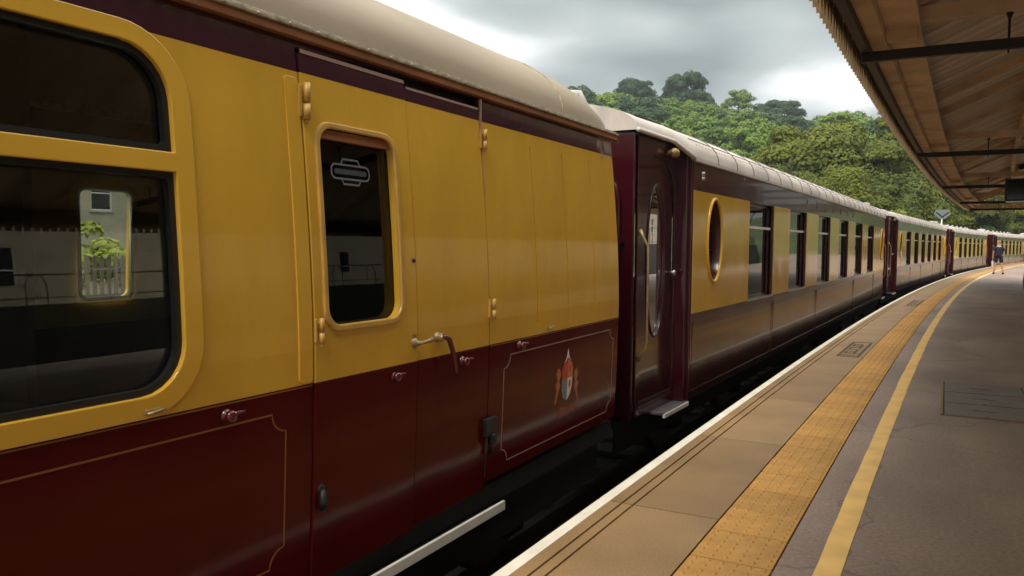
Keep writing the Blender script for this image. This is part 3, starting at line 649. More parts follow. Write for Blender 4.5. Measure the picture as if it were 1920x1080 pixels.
# ------------------------------------------------------------------ parlour cars (coach 2 onwards)
LB=18.6; VB=1.22; ZP0=-.07; ZP1=2.30
def parlour():
    c=empty('railway_carriage',(0,0,0),0)
    wins=[(2.26+2.44*k,2.26+2.44*k+1.32) for k in range(6)]
    WZ0,WZ1=.80,2.0
    hs=[rrect(a,b,WZ0,WZ1,0) for a,b in wins]+[oval(.75,1.52,.255,.42),oval(LB-.75,1.52,.255,.42)]
    for y in (3.66,7.09,11.97,15.98): hs.append([(y-.005,-.04),(y+.005,-.04),(y+.005,.76),(y-.005,.76)])
    def pf(z): return -.02*max(0,(.5-z)/.57)**2
    cu=[.1,.3,.5]
    plate('body_side',[(0,ZP0),(LB,ZP0),(LB,ZP1),(0,ZP1)],hs,-.03,0,M['umber'],c,pf,cu)
    plate('far_body_side',[(-VB,ZP0),(LB+VB,ZP0),(LB+VB,ZP1),(-VB,ZP1)],[rrect(a,b,.9,WZ1,0) for a,b in wins],-.03,0,M['umber'],c,None,(),side=-1)
    plate('inner_lining',[(0,ZP0),(LB,ZP0),(LB,ZP1),(0,ZP1)],[rrect(a-.05,b+.05,WZ0-.04,WZ1+.02,0) for a,b in wins]+[oval(.75,1.52,.27,.44),oval(LB-.75,1.52,.27,.44)],-.14,-.12,M['inside'],c)
    # cream panels between the windows
    edges=[(.012,wins[0][0]-.012,'o')]+[(wins[i][1]+.045,wins[i+1][0]-.012,'') for i in range(5)]+[(wins[5][1]+.045,LB-.012,'o2')]
    for a,b,k in edges:
        h=[]
        if k=='o': h=[oval(.75,1.52,.268,.435)]
        if k=='o2': h=[oval(LB-.75,1.52,.268,.435)]
        plate('cream_panel',[(a,.79),(b,.79),(b,2.012),(a,2.012)],h,.0005,.004,M['cream'],c)
    # lining on the lower panels
    for a,b in ((.03,3.63),(3.69,7.06),(7.12,11.94),(12.0,15.95),(16.01,LB-.03)):
        p=rrect(a+.03,b-.03,0,.70,.03,3); ribbon('panel_bead',p,.014,.0003,M['umber'],c,pf,True,.007)
    # windows
    for a,b in wins:
        f=plate('window_frame',rrect(a+.001,b-.001,WZ0+.001,WZ1-.001,.0),[rrect(a+.03,b-.03,WZ0+.03,1.675,.012),rrect(a+.03,b-.03,1.715,WZ1-.03,.012)],-.085,-.055,M['darkmaroon'],c)
        plate('window_pane',rrect(a+.02,b-.02,WZ0+.02,1.685,0),[],-.074,-.070,M['glass'],f)
        plate('ventilator_pane',rrect(a+.02,b-.02,1.70,WZ1-.02,0),[],-.079,-.075,M['glass'],f)
        bb=MB(); bb.bbox(-.056,-.03,a+.02,b-.02,1.68,1.712,.004); bb.build('ventilator_bar',M['white'],f)
        bb=MB(); bb.bbox(-.055,.014,a+.0,b+.02,WZ0-.022,WZ0+.0,.003); bb.build('window_sill',M['steel'],f)
        # curtains either side and a table lamp between them
        for y0,sg in ((a+.06,1),(b-.06,-1)):
            bb=MB(); n=14; vs=[];fs=[]
            for i in range(n+1):
                yy=y0+sg*.22*i/n; xx=-.20+.018*math.sin(i*2.2)
                vs+=[(xx,yy,.9),(xx,yy+sg*.0,1.97)]
            for i in range(n): fs.append((2*i,2*i+2,2*i+3,2*i+1))
            bb.add(vs,fs,True); bb.build('curtain',M['inside'],c)
        bb=MB(); bb.lathe([(.045,0),(.02,.02),(.012,.04),(.012,.16)],((-.30,(a+b)/2,.86)),12); lo=bb.build('table_lamp',M['brass'],c)
        bb=MB(); bb.lathe([(.11,.0),(.06,.13)],((-.30,(a+b)/2,1.0)),16); bb.build('lamp_shade',M['lamp'],lo)
        bb=MB(); bb.box(-.75,-.18,a+.15,b-.15,.80,.835); bb.build('table_cloth',M['cloth'],c)
        for yy in (a-.05,b-.10): bb=MB(); bb.bbox(-.8,-.22,yy,yy+.16,.3,1.28,.04); bb.build('seat_back',M['inside'],c)
    # oval windows
    for cy in (.75,LB-.75):
        rim=[(.006,y,z) for y,z in oval(cy,1.52,.272,.438,48)]; rim.append(rim[0]); rim.append(rim[1])
        b=MB(); b.tube(rim,.019,8,False); f=b.build('oval_window_rim',M['cream'],c)
        b=MB(); o1=oval(cy,1.52,.255,.42,48); o2=oval(cy,1.52,.235,.40,48); vs=[(-.0,y,z) for y,z in o1]+[(-.10,y,z) for y,z in o2]
        b.add(vs,[(i,(i+1)%48,48+(i+1)%48,48+i) for i in range(48)],True); b.build('oval_reveal',M['umber'],f)
        plate('oval_pane',oval(cy,1.52,.24,.405,40),[],-.095,-.091,M['glass'],f)
        for k in range(6):   # leaded bars
            a=math.pi*k/6+.26
            b=MB(); b.tube([(-.089,cy+.235*math.cos(a),1.52+.40*math.sin(a)),(-.089,cy+.08*math.cos(a+.9),1.52+.12*math.sin(a+.9)),(-.089,cy-.235*math.cos(a),1.52-.40*math.sin(a))],.006,6); b.build('leaded_bar',M['black'],f)
    # end vestibules: recessed doors
    for e in (0,1):
        def Y(y): return y if e==0 else LB-y
        def bx(mb,x0,x1,y0,y1,z0,z1,b=.004):
            ya,yb=sorted((Y(y0),Y(y1))); mb.bbox(x0,x1,ya,yb,z0,z1,b)
        b=MB(); bx(b,-.15,-.005,-.002,-.028,ZP0,2.30,.006); b.build('jamb_panel',M['darkmaroon'],c)
        b=MB(); bx(b,-.155,-.03,-.028,-.10,ZP0,2.44,.01); b.build('jamb_step',M['darkmaroon'],c)
        y0,y1=sorted((Y(-.13),Y(-1.03)))
        d=plate('door',[(y0,.02),(y1,.02),(y1,1.85)]+arc((y0+y1)/2,1.85,(y1-y0)/2,0,180,14)[1:-1]+[(y0,1.85)],[oval((y0+y1)/2,1.32,.245,.71)],-.20,-.165,M['darkmaroon'],c,bev=.004)
        plate('door_surround',[(y0-.09,ZP0),(y1+.09,ZP0),(y1+.09,2.44),(y0-.09,2.44)],[[(y0+.0,.02),(y1-.0,.02),(y1-.0,1.85)]+arc((y0+y1)/2,1.85,(y1-y0)/2,0,180,14)[1:-1]+[(y0+.0,1.85)]],-.165,-.135,M['darkmaroon'],c,bev=.006)
        plate('oval_pane',oval((y0+y1)/2,1.32,.255,.72),[],-.186,-.182,M['glass'],d)
        rim=[(-.163,y,z) for y,z in oval((y0+y1)/2,1.32,.245,.71,40)]; rim.append(rim[0]); b=MB(); b.tube(rim,.012,6,False); b.build('oval_rim',M['darkmaroon'],d)
        cy=(y0+y1)/2
        b=MB(); b.bbox(-.26,-.25,cy-.20,cy+.17,.78,1.33,.002); b.box(-.26,-.25,cy-.09,cy+.09,.70,.775); b.build('white_panel',M['cloth'],d)  # white panels behind the lower half of the oval pane
        b=MB(); b.bbox(-.255,-.24,cy-.10,cy+.05,1.45,1.62,.002); b.build('notice_frame',M['steel'],d)
        # handrails
        for yy in (Y(-.075),Y(-1.08)):
            b=MB(); sg=1 if yy<LB/2 else -1
            b.tube([(-.13,yy,1.60),(-.10,yy+.0,1.54),(-.055,yy,1.46),(-.05,yy,1.35),(-.05,yy,.62),(-.06,yy,.55),(-.10,yy,.50),(-.13,yy,.44)],[.020,.013,.011,.0105,.0105,.011,.013,.018],8)
            b.build('grab_rail',M['brass'],c)
        b=MB(); b.tube([(-.165,Y(-.20),1.20),(-.10,Y(-.20),1.20)],.02,10); b.lathe([(.028,0),(.032,.012),(.02,.025),(0,.028)],(-.12,Y(-.20),1.20),12,'x'); b.build('door_handle',M['steel'],d)
        b=MB(); bx(b,-.30,.0,-.02,-.72,-.105,-.075,.010); b.build('step',pmat('ribbed_step',(.14,.12,.12),.45,metal=.2,noise=(12,.3)) if e==0 else bpy.data.materials['ribbed_step'],c)
        b=MB(); bx(b,-.02,.006,-.02,-.72,-.125,-.082,.005); b.build('step_nosing',M['white'],c)
        # lamp fitting above the door
        b=MB(); yy=Y(-.42); b.tube([(-.135,yy,2.33),(-.08,yy,2.35)],.02,10); b.lathe([(.0,-.05),(.03,-.045),(.045,0),(.045,.05),(.03,.075),(0,.08)],(-.075,yy+(.03 if e==0 else -.03),2.34),14,'y'); b.build('lamp_fitting',M['brass'],c)
        # end wall and gangway
        b=MB(); bx(b,-2.66,-.135,-VB+.03,-VB,ZP0,2.44,.012); ew=b.build('end_wall',M['darkmaroon'],c)
        b=MB(); ypos=Y(-VB-.03)
        b.tube([(-1.0,ypos,2.42),(-.62,ypos,2.30),(-.30,ypos,1.98),(-.27,ypos,1.86),(-.27,ypos,.0)],.022,8); b.build('end_pipe',M['darkmaroon'],ew)
        b=MB(); b.bbox(-.34,-.22,min(ypos,Y(-VB)),max(ypos+.02,Y(-VB)),1.48,1.56,.008); b.build('pipe_clip',M['darkmaroon'],ew)
        b=MB()
        ya,yb=sorted((Y(-VB-.34),Y(-VB)))
        for i in range(6):
            t0=ya+(yb-ya)*i/6; t1=ya+(yb-ya)*(i+.75)/6; b.bbox(-1.95,-.86,t0,t1,-.02,2.22,.02)
        b.build('gangway_bellows',M['rubber'],c)
        for x in (-2.2,-.55):
            b=MB()
            if e==0: b.lathe([(.10,0),(.10,-.25),(.20,-.27),(.20,-.31),(0,-.33)],(x,-VB,-.05),18,'y')
            else: b.lathe([(.10,0),(.10,.25),(.20,.27),(.20,.31),(0,.33)],(x,LB+VB,-.05),18,'y')
            b.build('buffer',M['undergear'],c)
    b=MB(); b.box(-2.74,-.06,0.0,LB,-.12,ZP0-.002); b.box(-2.5,-.3,-VB,LB+VB,-.16,-.10); b.box(-.30,-.26,-VB,LB+VB,-.38,-.1); b.build('solebar',M['undergear'],c)
    b=MB(); b.box(-1.9,-.35,6.6,7.9,-.62,-.12); b.box(-1.9,-.35,9.6,11.6,-.60,-.12); b.build('battery_boxes',M['undergear'],c)
    b=MB(); b.box(-2.66,-.15,-VB+.03,LB+VB-.03,.0,.05); b.build('floor',M['inside'],c)
    bogie(2.2,c); bogie(LB-2.2,c)
    # roof
    st=[(-VB-.02,1.29,2.455,.30),(-.34,1.30,2.455,.32),(-.02,1.415,2.33,.445),(.0,1.42,2.325,.45),(LB,1.42,2.325,.45),(LB+.02,1.415,2.33,.445),(LB+.34,1.30,2.455,.32),(LB+VB+.02,1.29,2.455,.30)]
    mb=MB(); vs=[];fs=[];nn=26;pw=2.3
    for (y,hf,zg,rs_) in st:
        for j in range(nn+1):
            a=math.pi*j/nn; ca,sa=math.cos(a),math.sin(a)
            vs.append((-1.4+hf*math.copysign(abs(ca)**(2/pw),ca),y,zg+rs_*abs(sa)**(2/pw)))
    m_=nn+1
    for i in range(len(st)-1):
        for j in range(nn): fs.append((i*m_+j,i*m_+j+1,(i+1)*m_+j+1,(i+1)*m_+j))
    mb.add(vs,fs,True); L_=len(st)-1
    mb.add([vs[j] for j in range(m_)],[tuple(range(m_))]); mb.add([vs[L_*m_+j] for j in range(m_)],[tuple(range(m_))]); mb.build('roof',M['roofgrey'],c)
    for e in (0,1):
        g=(lambda y:y) if e==0 else (lambda y:LB-y)
        b=MB(); b.tube([(-.095,g(-VB-.03),2.452),(-.09,g(-.35),2.452),(.012,g(-.01),2.318)],.022,8); b.build('vestibule_gutter',M['roofgrey'],c)
        b=MB(); b.add([(x,g(y),z) for x in (-.16,-.105) for (y,z) in ((-.36,2.30),(-.36,2.455),(.0,2.32),(.0,2.29))],[(0,1,2,3),(7,6,5,4),(0,4,5,1),(1,5,6,2),(2,6,7,3),(3,7,4,0)]); b.build('cornice_block',M['darkmaroon'],c)
        b=MB(); ya,yb2=sorted((g(-1.0),g(-.35))); b.bbox(-.30,-.22,ya,yb2,2.60,2.63,.008); b.build('rain_strip',M['black'],c)
    b=MB(); b.bbox(-.03,.022,0,LB,2.292,2.322,.006); b.bbox(-.06,.006,0,LB,2.322,2.345,.006); b.build('gutter',M['roofgrey'],c)
    b=MB(); b.bbox(-2.84,-2.74,-.3,LB+.3,2.285,2.345,.006); b.build('gutter',M['roofgrey'],c)  # far-side gutter, added to keep sky light out under the roof edge
    for i in range(1,int(LB/.78)): seam(i*.78,c,1.42,2.325,.45,2.3,'seam',.020)
    b=MB(); b.tube([(-.075,.02,2.515),(-.075,LB-.02,2.515)],.010,6); b.build('roof_seam',M['seam'],c)
    # rivet rows along the roof edge
    b=MB()
    for row,(xx,zz) in enumerate(((-.035,2.46),(-.018,2.385))):
        for i in range(int(LB/.10)):
            b.lathe([(.014,0),(.011,.008),(0,.010)],(xx+.006,.15+i*.10,zz),6,'x')
    o=b.build('roof_rivets',M['seam'],c); o['kind']='stuff'
    # vents
    for k,y in enumerate((.55,1.25,4.2,7.1,9.3,11.6,13.9,16.2,17.6)):
        b=MB(); 
        if k==0: b.bbox(-1.45,-.95,y-.36,y+.36,2.70,2.86,.03)
        elif k==1: b.tube([(-1.0,y-.12,2.78),(-1.0,y+.12,2.78)],[.06,.05],12)
        else: b.tube([(-1.25,y-.2,2.85),(-1.25,y+.2,2.85)],[.045,.06],12); b.tube([(-1.25,y,2.72),(-1.25,y,2.85)],.03,8)
        b.build('roof_vent',M['roofwhite'],c)
    b=MB(); b.bbox(-1.25,-1.0,-1.12,-.94,2.74,2.88,.02); b.tube([(-1.3,-1.0,2.84),(-1.0,-1.02,2.88),(-.78,-.98,2.86),(-.74,-.92,2.74)],.028,10); b.tube([(-1.1,-.8,2.78),(-.9,-.6,2.83),(-.8,-.55,2.74)],.018,8); b.build('roof_ventilator',M['roofwhite'],c)
    # small fittings and letters on the side
    b=MB(); b.lathe([(.024,0),(.020,.02),(0,.026)],(0,.30,2.19),12,'x'); b.lathe([(.018,0),(.014,.02),(0,.024)],(0,.30,2.145),12,'x'); b.build('side_lamp',M['steel'],c)
    b=MB(); b.lathe([(.02,0),(.015,.01),(0,.012)],(0,1.95,2.25),10,'x'); b.build('side_stud',M['brass'],c)
    for i,ch in enumerate('PULLMAN'):
        cu=bpy.data.curves.new('t','FONT'); cu.body=ch; cu.size=.215; cu.align_x='CENTER'; cu.extrude=.001; cu.resolution_u=3
        t=bpy.data.objects.new('t',cu); C.objects.link(t); dg=bpy.context.evaluated_depsgraph_get(); me=bpy.data.meshes.new_from_object(t.evaluated_get(dg)); bpy.data.objects.remove(t)
        for v in me.vertices: v.co=(.002+v.co.z,6.05+.92*i+v.co.x,2.088+v.co.y)
        me.name='gold_letter'; me.materials.clear(); me.materials.append(M['letter']); link('gold_letter',me,None,c)
    return c
p2=parlour(); p2.location=(-2.2,7.8,0); p2.rotation_euler=(0,0,-.031)
tag(p2,'second carriage from the camera, umber and cream with an oval window by its recessed door','railway carriage','carriages of the cream and brown train')
PLC=[(-1.42,29.75,.0767,'third carriage, umber and cream, its glossy side reflecting the platform'),(.42,52.3,.125,'fourth carriage, cream windows row seen just left of the standing person'),(3.62,75.1,.175,'fifth carriage, seen just right of the standing person on the far bend'),(8.1,97.2,.22,'last carriage in sight at the far end of the bend')]
for x,y,a,l in PLC:
    c=copy_tree(p2); c.location=(x,y,0); c.rotation_euler=(0,0,-a); tag(c,l,'railway carriage','carriages of the cream and brown train')
# ------------------------------------------------------------------ platform canopy
can=empty('station_canopy',(0,0,0)); tag(can,'timber platform canopy with toothed valance and black tie bars overhead','canopy')
SE=41.2; SW=-6.0; EX=-.66; RX=3.4; FX=7.5; SL_=.45; EZ=3.30
def rz(o): return EZ+(o-EX)*SL_ if o<RX else EZ+(FX-o+0)*SL_*((RX-EX)/(FX-RX))
# valance boards
def vboard():
    mb=MB(); w=.148/2; t=.017; g=.028
    P=[(-w,.40),(-w,.235),(-w+g,.225),(-w+g,.165),(-w,.155),(-w,.10),(0,-.04),(w,.10),(w,.155),(w-g,.165),(w-g,.225),(w,.235),(w,.40)]
    n=len(P); vs=[(-t,a,b) for a,b in P]+[(t,a,b) for a,b in P]
    fs=[tuple(range(n)),tuple(range(2*n-1,n-1,-1))]+[(i,i+n,(i+1)%n+n,(i+1)%n) for i in range(n)]
    mb.add(vs,fs); return mb
vm=None; s=-2.6
while s<SE:
    P=pc(s,-.84,3.085)
    if vm is None: o=vboard().build('valance_board',M['tooth'],can); vm=o.data
    else: o=link('valance_board',vm,None,can)
    o.location=P; o.rotation_euler=(0,random.uniform(-.03,.03),-s/R); s+=.15
# valance behind the camera and along the far eave, joined
mb=MB(); t=vboard()
s=SW
while s<-2.6:
    Mx=Matrix.Translation(pc(s,-.84,3.085))@Matrix.Rotation(-s/R,4,'Z'); mb.add([Mx@Vector(v) for v in t.v],t.f); s+=.15
s=SW
while s<SE:
    Mx=Matrix.Translation(pc(s,FX+.14,2.87))@Matrix.Rotation(-s/R,4,'Z'); mb.add([Mx@Vector(v) for v in t.v],t.f); s+=.15
for i in range(56):
    Mx=Matrix.Translation(pc(SE+.05,-.8+i*.15,3.07))@Matrix.Rotation(-SE/R+math.pi/2,4,'Z'); mb.add([Mx@Vector(v) for v in t.v],t.f)
o=mb.build('rear_valance',M['tooth'],can); o['kind']='stuff'
for off,sg in ((-.84,1),(FX+.14,-1)):
    mb=MB(); dz=0 if off<0 else -.17; curvebox(mb,off+.018*sg,off+.045*sg,SW,SE,3.33+dz,3.46+dz,1.5); curvebox(mb,off-.07*sg,off-.018*sg,SW,SE,3.40+dz,3.50+dz,1.5); mb.build('fascia',M['wood'],can)
mb=MB(); curvebox(mb,-.755,-.69,SW,SE,3.13,3.30,1.5); mb.build('edge_girder',M['black'],can)
mb=MB(); curvebox(mb,-.688,-.56,SW,SE,3.20,3.33,1.5); mb.build('eaves_plate',M['wood'],can)
mb=MB(); curvebox(mb,-.558,-.30,SW,SE,3.285,3.34,1.5); mb.build('soffit_board',M['wood'],can)
mb=MB(); curvebox(mb,FX-.15,FX+.09,SW,SE,3.13,3.33,1.5); mb.build('far_girder',M['black'],can)
# boarding of the near slope, board by board
bmsh=None; BW=.30; s=-2.6; Ls=math.hypot(RX-EX,(RX-EX)*SL_); ang=math.atan(SL_)
def bd(L,w):
    mb=MB(); mb.box(0,L,-w/2+.011,w/2-.011,0,.022); return mb
while s<SE-.1:
    if bmsh is None: o=bd(Ls,BW).build('roof_board',M['board'],can); bmsh=o.data
    else: o=link('roof_board',bmsh,None,can)
    c=s+BW/2; o.location=pc(c,EX,EZ+.06); o.rotation_euler=(0,-ang,-c/R); s+=BW
mb=MB()
def slope(mb,o1,z1,o2,z2,s0,s1,step=1.5):
    n=int((s1-s0)/step); vs=[];fs=[]
    for i in range(n+1):
        s=s0+(s1-s0)*i/n; vs+=[pc(s,o1,z1),pc(s,o2,z2),pc(s,o2,z2+.04),pc(s,o1,z1+.04)]
    for i in range(n):
        for k in range(4): fs.append((4*i+k,4*i+(k+1)%4,4*i+4+(k+1)%4,4*i+4+k))
    fs+=[(0,1,2,3),tuple(4*n+k for k in (3,2,1,0))]; mb.add(vs,fs)
zr=EZ+.06+(RX-EX)*SL_
slope(mb,-.95,EZ+.09-.29*SL_,RX,zr+.032,SW,SE); slope(mb,RX,zr+.032,FX+.3,EZ+.09-.1,SW,SE); mb.build('roof_covering',M['slate'],can)
mb=MB(); slope(mb,RX,zr-.02,FX,EZ+.03,SW,SE); mb.build('far_slope_boards',M['board'],can)
mb=MB(); slope(mb,EX,EZ+.055,RX,zr-.01,SW,-2.62); mb.build('rear_slope_boards',M['board'],can)
# frames
TS=[-5.9,-1.3,7.61,16.15,25.14,34.3,40.6]
for s in TS:
    Mx=Matrix.Translation(pc(s,0,0))@Matrix.Rotation(-s/R,4,'Z')
    b=MB(); b.bbox(-.755,FX,-.028,.028,3.06,3.145,.006,Mx); b.build('tie_bar',M['black'],can)
    b=MB(); b.bbox(-.56,FX,-.06,.06,3.35,3.47,.006,Mx); b.build('cross_beam',M['wood'],can)
    b=MB(); b.bbox(-.56,-.32,-.10,.10,3.22,3.345,.006,Mx); b.build('beam_bracket',M['wood'],can)
    for x in (.33,1.7,5.2):
        b=MB(); b.tube([Mx@Vector((x,0,3.03)),Mx@Vector((x,0,3.06)),Mx@Vector((x,0,3.36))],[.006,.010,.010],8); b.tube([Mx@Vector((x,0,3.30)),Mx@Vector((x,0,3.36))],[.012,.03],8); b.build('hanger_rod',M['black'],can)
    b=MB(); 
    for sgn in (1,-1):
        pass
    V=[(EX+.1,3.37),(RX,zr-.16),(RX,zr-.02),(EX,3.46-.05)]
    b.add([Mx@Vector((x,y,z)) for y in (-.05,.05) for x,z in V],[(0,1,2,3),(7,6,5,4),(0,4,5,1),(1,5,6,2),(2,6,7,3),(3,7,4,0)]); b.build('principal_rafter',M['wood'],can)
    b=MB(); V=[(FX-.1,3.37),(RX,zr-.16),(RX,zr-.02),(FX,3.44)]
    b.add([Mx@Vector((x,y,z)) for y in (-.05,.05) for x,z in V],[(0,1,2,3),(7,6,5,4),(0,4,5,1),(1,5,6,2),(2,6,7,3),(3,7,4,0)]); b.build('principal_rafter',M['wood'],can)
    if s<40:
        b=MB(); P=pc(s,RX,0); b.lathe([(.16,0),(.16,.12),(.11,.2),(.085,.25),(.075,2.9),(.12,2.95),(.12,3.06)],P,16); b.build('column',pmat('column_paint',(.16,.03,.02),.4) if s==TS[0] else bpy.data.materials['column_paint'],can)
        b=MB(); Q=Mx@Vector((RX,0,2.3)); 
        for sg in (-1,1): b.tube([Mx@Vector((RX,0,2.25)),Mx@Vector((RX+sg*.35,0,2.75)),Mx@Vector((RX+sg*.85,0,3.06))],.03,8)
        b.build('column_bracket',bpy.data.materials['column_paint'],can)
ra=[s for a,b_ in zip(TS[1:-1],TS[2:]) for s in (a+(b_-a)*.54,a+(b_-a)*.71)]
for s in ra:
    Mx=Matrix.Translation(pc(s,EX,EZ+.06))@Matrix.Rotation(-s/R,4,'Z')@Matrix.Rotation(-ang,4,'Y')
    b=MB(); b.box(.1,Ls,-.035,.035,-.10,-.001,Mx); b.build('rafter',M['wood'],can)
for off in (.9,2.2):
    mb=MB(); z=EZ+.06+(off-EX)*SL_; curvebox(mb,off-.05,off+.05,SW,SE,z-.20,z-.03,2); mb.build('purlin',M['wood'],can)
# hanging display with a bracket
ds=empty('departure_display',(2.0,23.4,2.62),rad(-14)); tag(ds,'black departure display box hanging under the canopy at the right edge','display')
b=MB(); b.bbox(-.75,1.1,-.12,.12,0,.55,.012); b.build('housing',M['plastic'],ds)
b=MB(); b.box(-.69,1.04,-.126,-.1205,.04,.51); b.build('screen',pmat('dark_screen',(.004,.004,.005),.15),ds)
b=MB(); b.bbox(-.72,1.07,-.13,.13,-.03,-.003,.004); b.build('lower_trim',M['steel'],ds)
b=MB()
for (x0,z0,w_,h_) in ((-.18,.45,.10,.025),(-.20,.41,.03,.05),(-.16,.34,.13,.03),(-.06,.45,.03,.05),(.0,.34,.12,.03),(.0,.45,.14,.03),(-.05,.26,.03,.05)): b.box(x0,x0+w_,-.132,-.127,z0-.08,z0+h_-.08)
b.build('lit_characters',pmat('pale_characters',(.8,.8,.78),.5),ds)
b=MB(); b.tube([(-.3,0,.55),(-.3,0,.78)],.03,8); b.tube([(.8,0,.55),(.8,0,.78)],.03,8); b.build('hanger',M['black'],ds)
sp=empty('security_camera',(1.93-.25,23.4-.06,3.36),rad(-14)); tag(sp,'small camera on a pale bracket above the display box','camera')
b=MB(); b.bbox(-.03,.05,-.04,.04,-.10,.34,.01); b.build('bracket',M['wood'],sp)
b=MB(); b.tube([(-.10,-.1,.08),(-.12,.12,.10)],[.07,.06],12); b.tube([(-.10,0,.12),(-.02,0,.2)],.02,8); b.build('housing',M['plastic'],sp)
# chevron sign beyond the train
cs=empty('chevron_sign',(-.36,79.4,-1.3),rad(24)); tag(cs,'pale shield-shaped sign with black chevron on a post behind the train','sign')
b=MB(); b.tube([(0,.06,0),(0,.06,5.6)],.06,10); b.build('post',M['lamppost'],cs)
def prism(mb,P,y0,y1):
    n=len(P); vs=[(a,y0,b) for a,b in P]+[(a,y1,b) for a,b in P]; mb.add(vs,[tuple(range(n)),tuple(range(2*n-1,n-1,-1))]+[(i,i+n,(i+1)%n+n,(i+1)%n) for i in range(n)])
b=MB(); zz=5.18; prism(b,[(-.72,zz+.42),(-.55,zz+.8),(.55,zz+.8),(.72,zz+.42),(.25,zz+.0),(-.25,zz+.0)],-.02,.0); b.build('sign_plate',M['sign'],cs)
b=MB(); prism(b,[(-.50,zz+.62),(-.56,zz+.52),(0,zz+.08),(.56,zz+.52),(.50,zz+.62),(0,zz+.22)],-.028,-.0201); b.build('chevron',M['black'],cs)
# litter bin at the right edge
lb=empty('litter_bin',(2.74,32.1,0)); tag(lb,'round black litter bin standing on the tarmac at the right edge','litter bin')
b=MB(); b.lathe([(0,0),(.30,0),(.37,.06),(.40,.3),(.38,.62),(.33,.72)],(0,0,0),24); b.build('body',M['plastic'],lb)
b=MB(); b.lathe([(.335,.72),(.35,.74),(.30,.82),(.16,.86),(0,.86)],(0,0,0),24); b.build('lid',M['black'],lb)
# ------------------------------------------------------------------ the person on the far platform
def skin(name,verts,edges,radii,mat,parent,sub=1,root=0):
    me=bpy.data.meshes.new(name); me.from_pydata(verts,edges,[]); o=bpy.data.objects.new(name,me); C.objects.link(o)
    md=o.modifiers.new('s','SKIN'); md.use_smooth_shade=True
    for i,rr in enumerate(radii): me.skin_vertices[0].data[i].radius=(rr,rr) if not isinstance(rr,tuple) else rr
    for i in range(len(verts)): me.skin_vertices[0].data[i].use_root=(i==root)
    s2=o.modifiers.new('u','SUBSURF'); s2.levels=sub; s2.render_levels=sub
    dg=bpy.context.evaluated_depsgraph_get(); dg.update(); m2=bpy.data.meshes.new_from_object(o.evaluated_get(dg)); bpy.data.objects.remove(o)
    m2.name=name; m2.materials.clear(); m2.materials.append(mat); 
    for p in m2.polygons: p.use_smooth=True
    return link(name,m2,None,parent)
pe=empty('person',(2.55,50.8,0),rad(3)); tag(pe,'person in dark T-shirt and black shorts standing with back turned, legs apart','person')
V=[(0,0,.95),(0,0,1.12),(0,.0,1.32),(0,0,1.46),(0,0,1.55),(0,.01,1.66),(0,.02,1.73),   #0-6 spine, head
 (-.19,0,1.43),(-.25,.0,1.18),(-.26,.08,.95),(-.265,.10,.85),                                # 7-10 left arm
 (.19,0,1.43),(.25,.02,1.20),(.20,.20,1.10),(.14,.26,1.13),                               # 11-14 right arm bent forward
 (-.10,0,.88),(-.15,.0,.50),(-.20,-.02,.10),(-.21,.10,.035),(.10,0,.88),(.16,.0,.50),(.22,-.02,.10),(.25,.10,.035)]
Ed=[(0,1),(1,2),(2,3),(3,4),(4,5),(5,6),(3,7),(7,8),(8,9),(9,10),(3,11),(11,12),(12,13),(13,14),(0,15),(15,16),(16,17),(17,18),(0,19),(19,20),(20,21),(21,22)]
Rd=[(.15,.11),(.14,.10),(.16,.11),(.10,.08),.055,(.078,.09),(.07,.08),.06,.045,.035,.035,.06,.045,.035,.035,.085,.058,.038,.04,.085,.058,.038,.04]
skin('body',V,Ed,Rd,M['skin'],pe)
skin('t_shirt',[(0,0,.84),(0,0,1.10),(0,0,1.33),(0,0,1.45),(-.19,0,1.42),(-.245,0,1.24),(.19,0,1.42),(.245,.01,1.24)],[(0,1),(1,2),(2,3),(3,4),(4,5),(3,6),(6,7)],[(.175,.13),(.17,.125),(.185,.13),(.11,.09),.078,.072,.078,.072],M['navy'],pe)
skin('shorts',[(0,0,1.12),(-.10,0,.86),(-.15,0,.60),(.10,0,.86),(.155,0,.60)],[(0,1),(1,2),(0,3),(3,4)],[(.17,.125),.11,.095,.11,.095],M['shorts'],pe)
skin('hair',[(0,-.01,1.665),(0,-.005,1.735)],[(0,1)],[(.083,.092),(.072,.082)],M['hair'],pe)
for x,y in ((-.21,.03),(.235,.03)):
    b=MB(); b.bbox(x-.05,x+.05,y-.12,y+.16,0,.09,.03); b.build('shoe',M['shoe'],pe)
bg=empty('carrier_bag',(2.55-.275,50.93,.42),rad(3)); tag(bg,'pale carrier bag hanging from the standing person\'s left hand','bag')
b=MB(); b.add([(-.03,-.13,0),(.03,-.13,0),(.03,.13,0),(-.03,.13,0),(-.05,-.15,.28),(.05,-.15,.28),(.05,.15,.28),(-.05,.15,.28)],[(0,3,2,1),(0,1,5,4),(1,2,6,5),(2,3,7,6),(3,0,4,7),(4,5,6,7)]); b.build('body',M['cloth'],bg)
b=MB(); b.tube([(0,-.08,.27),(0,0,.42),(0,.08,.27)],.008,6); b.build('handle',M['cloth'],bg)
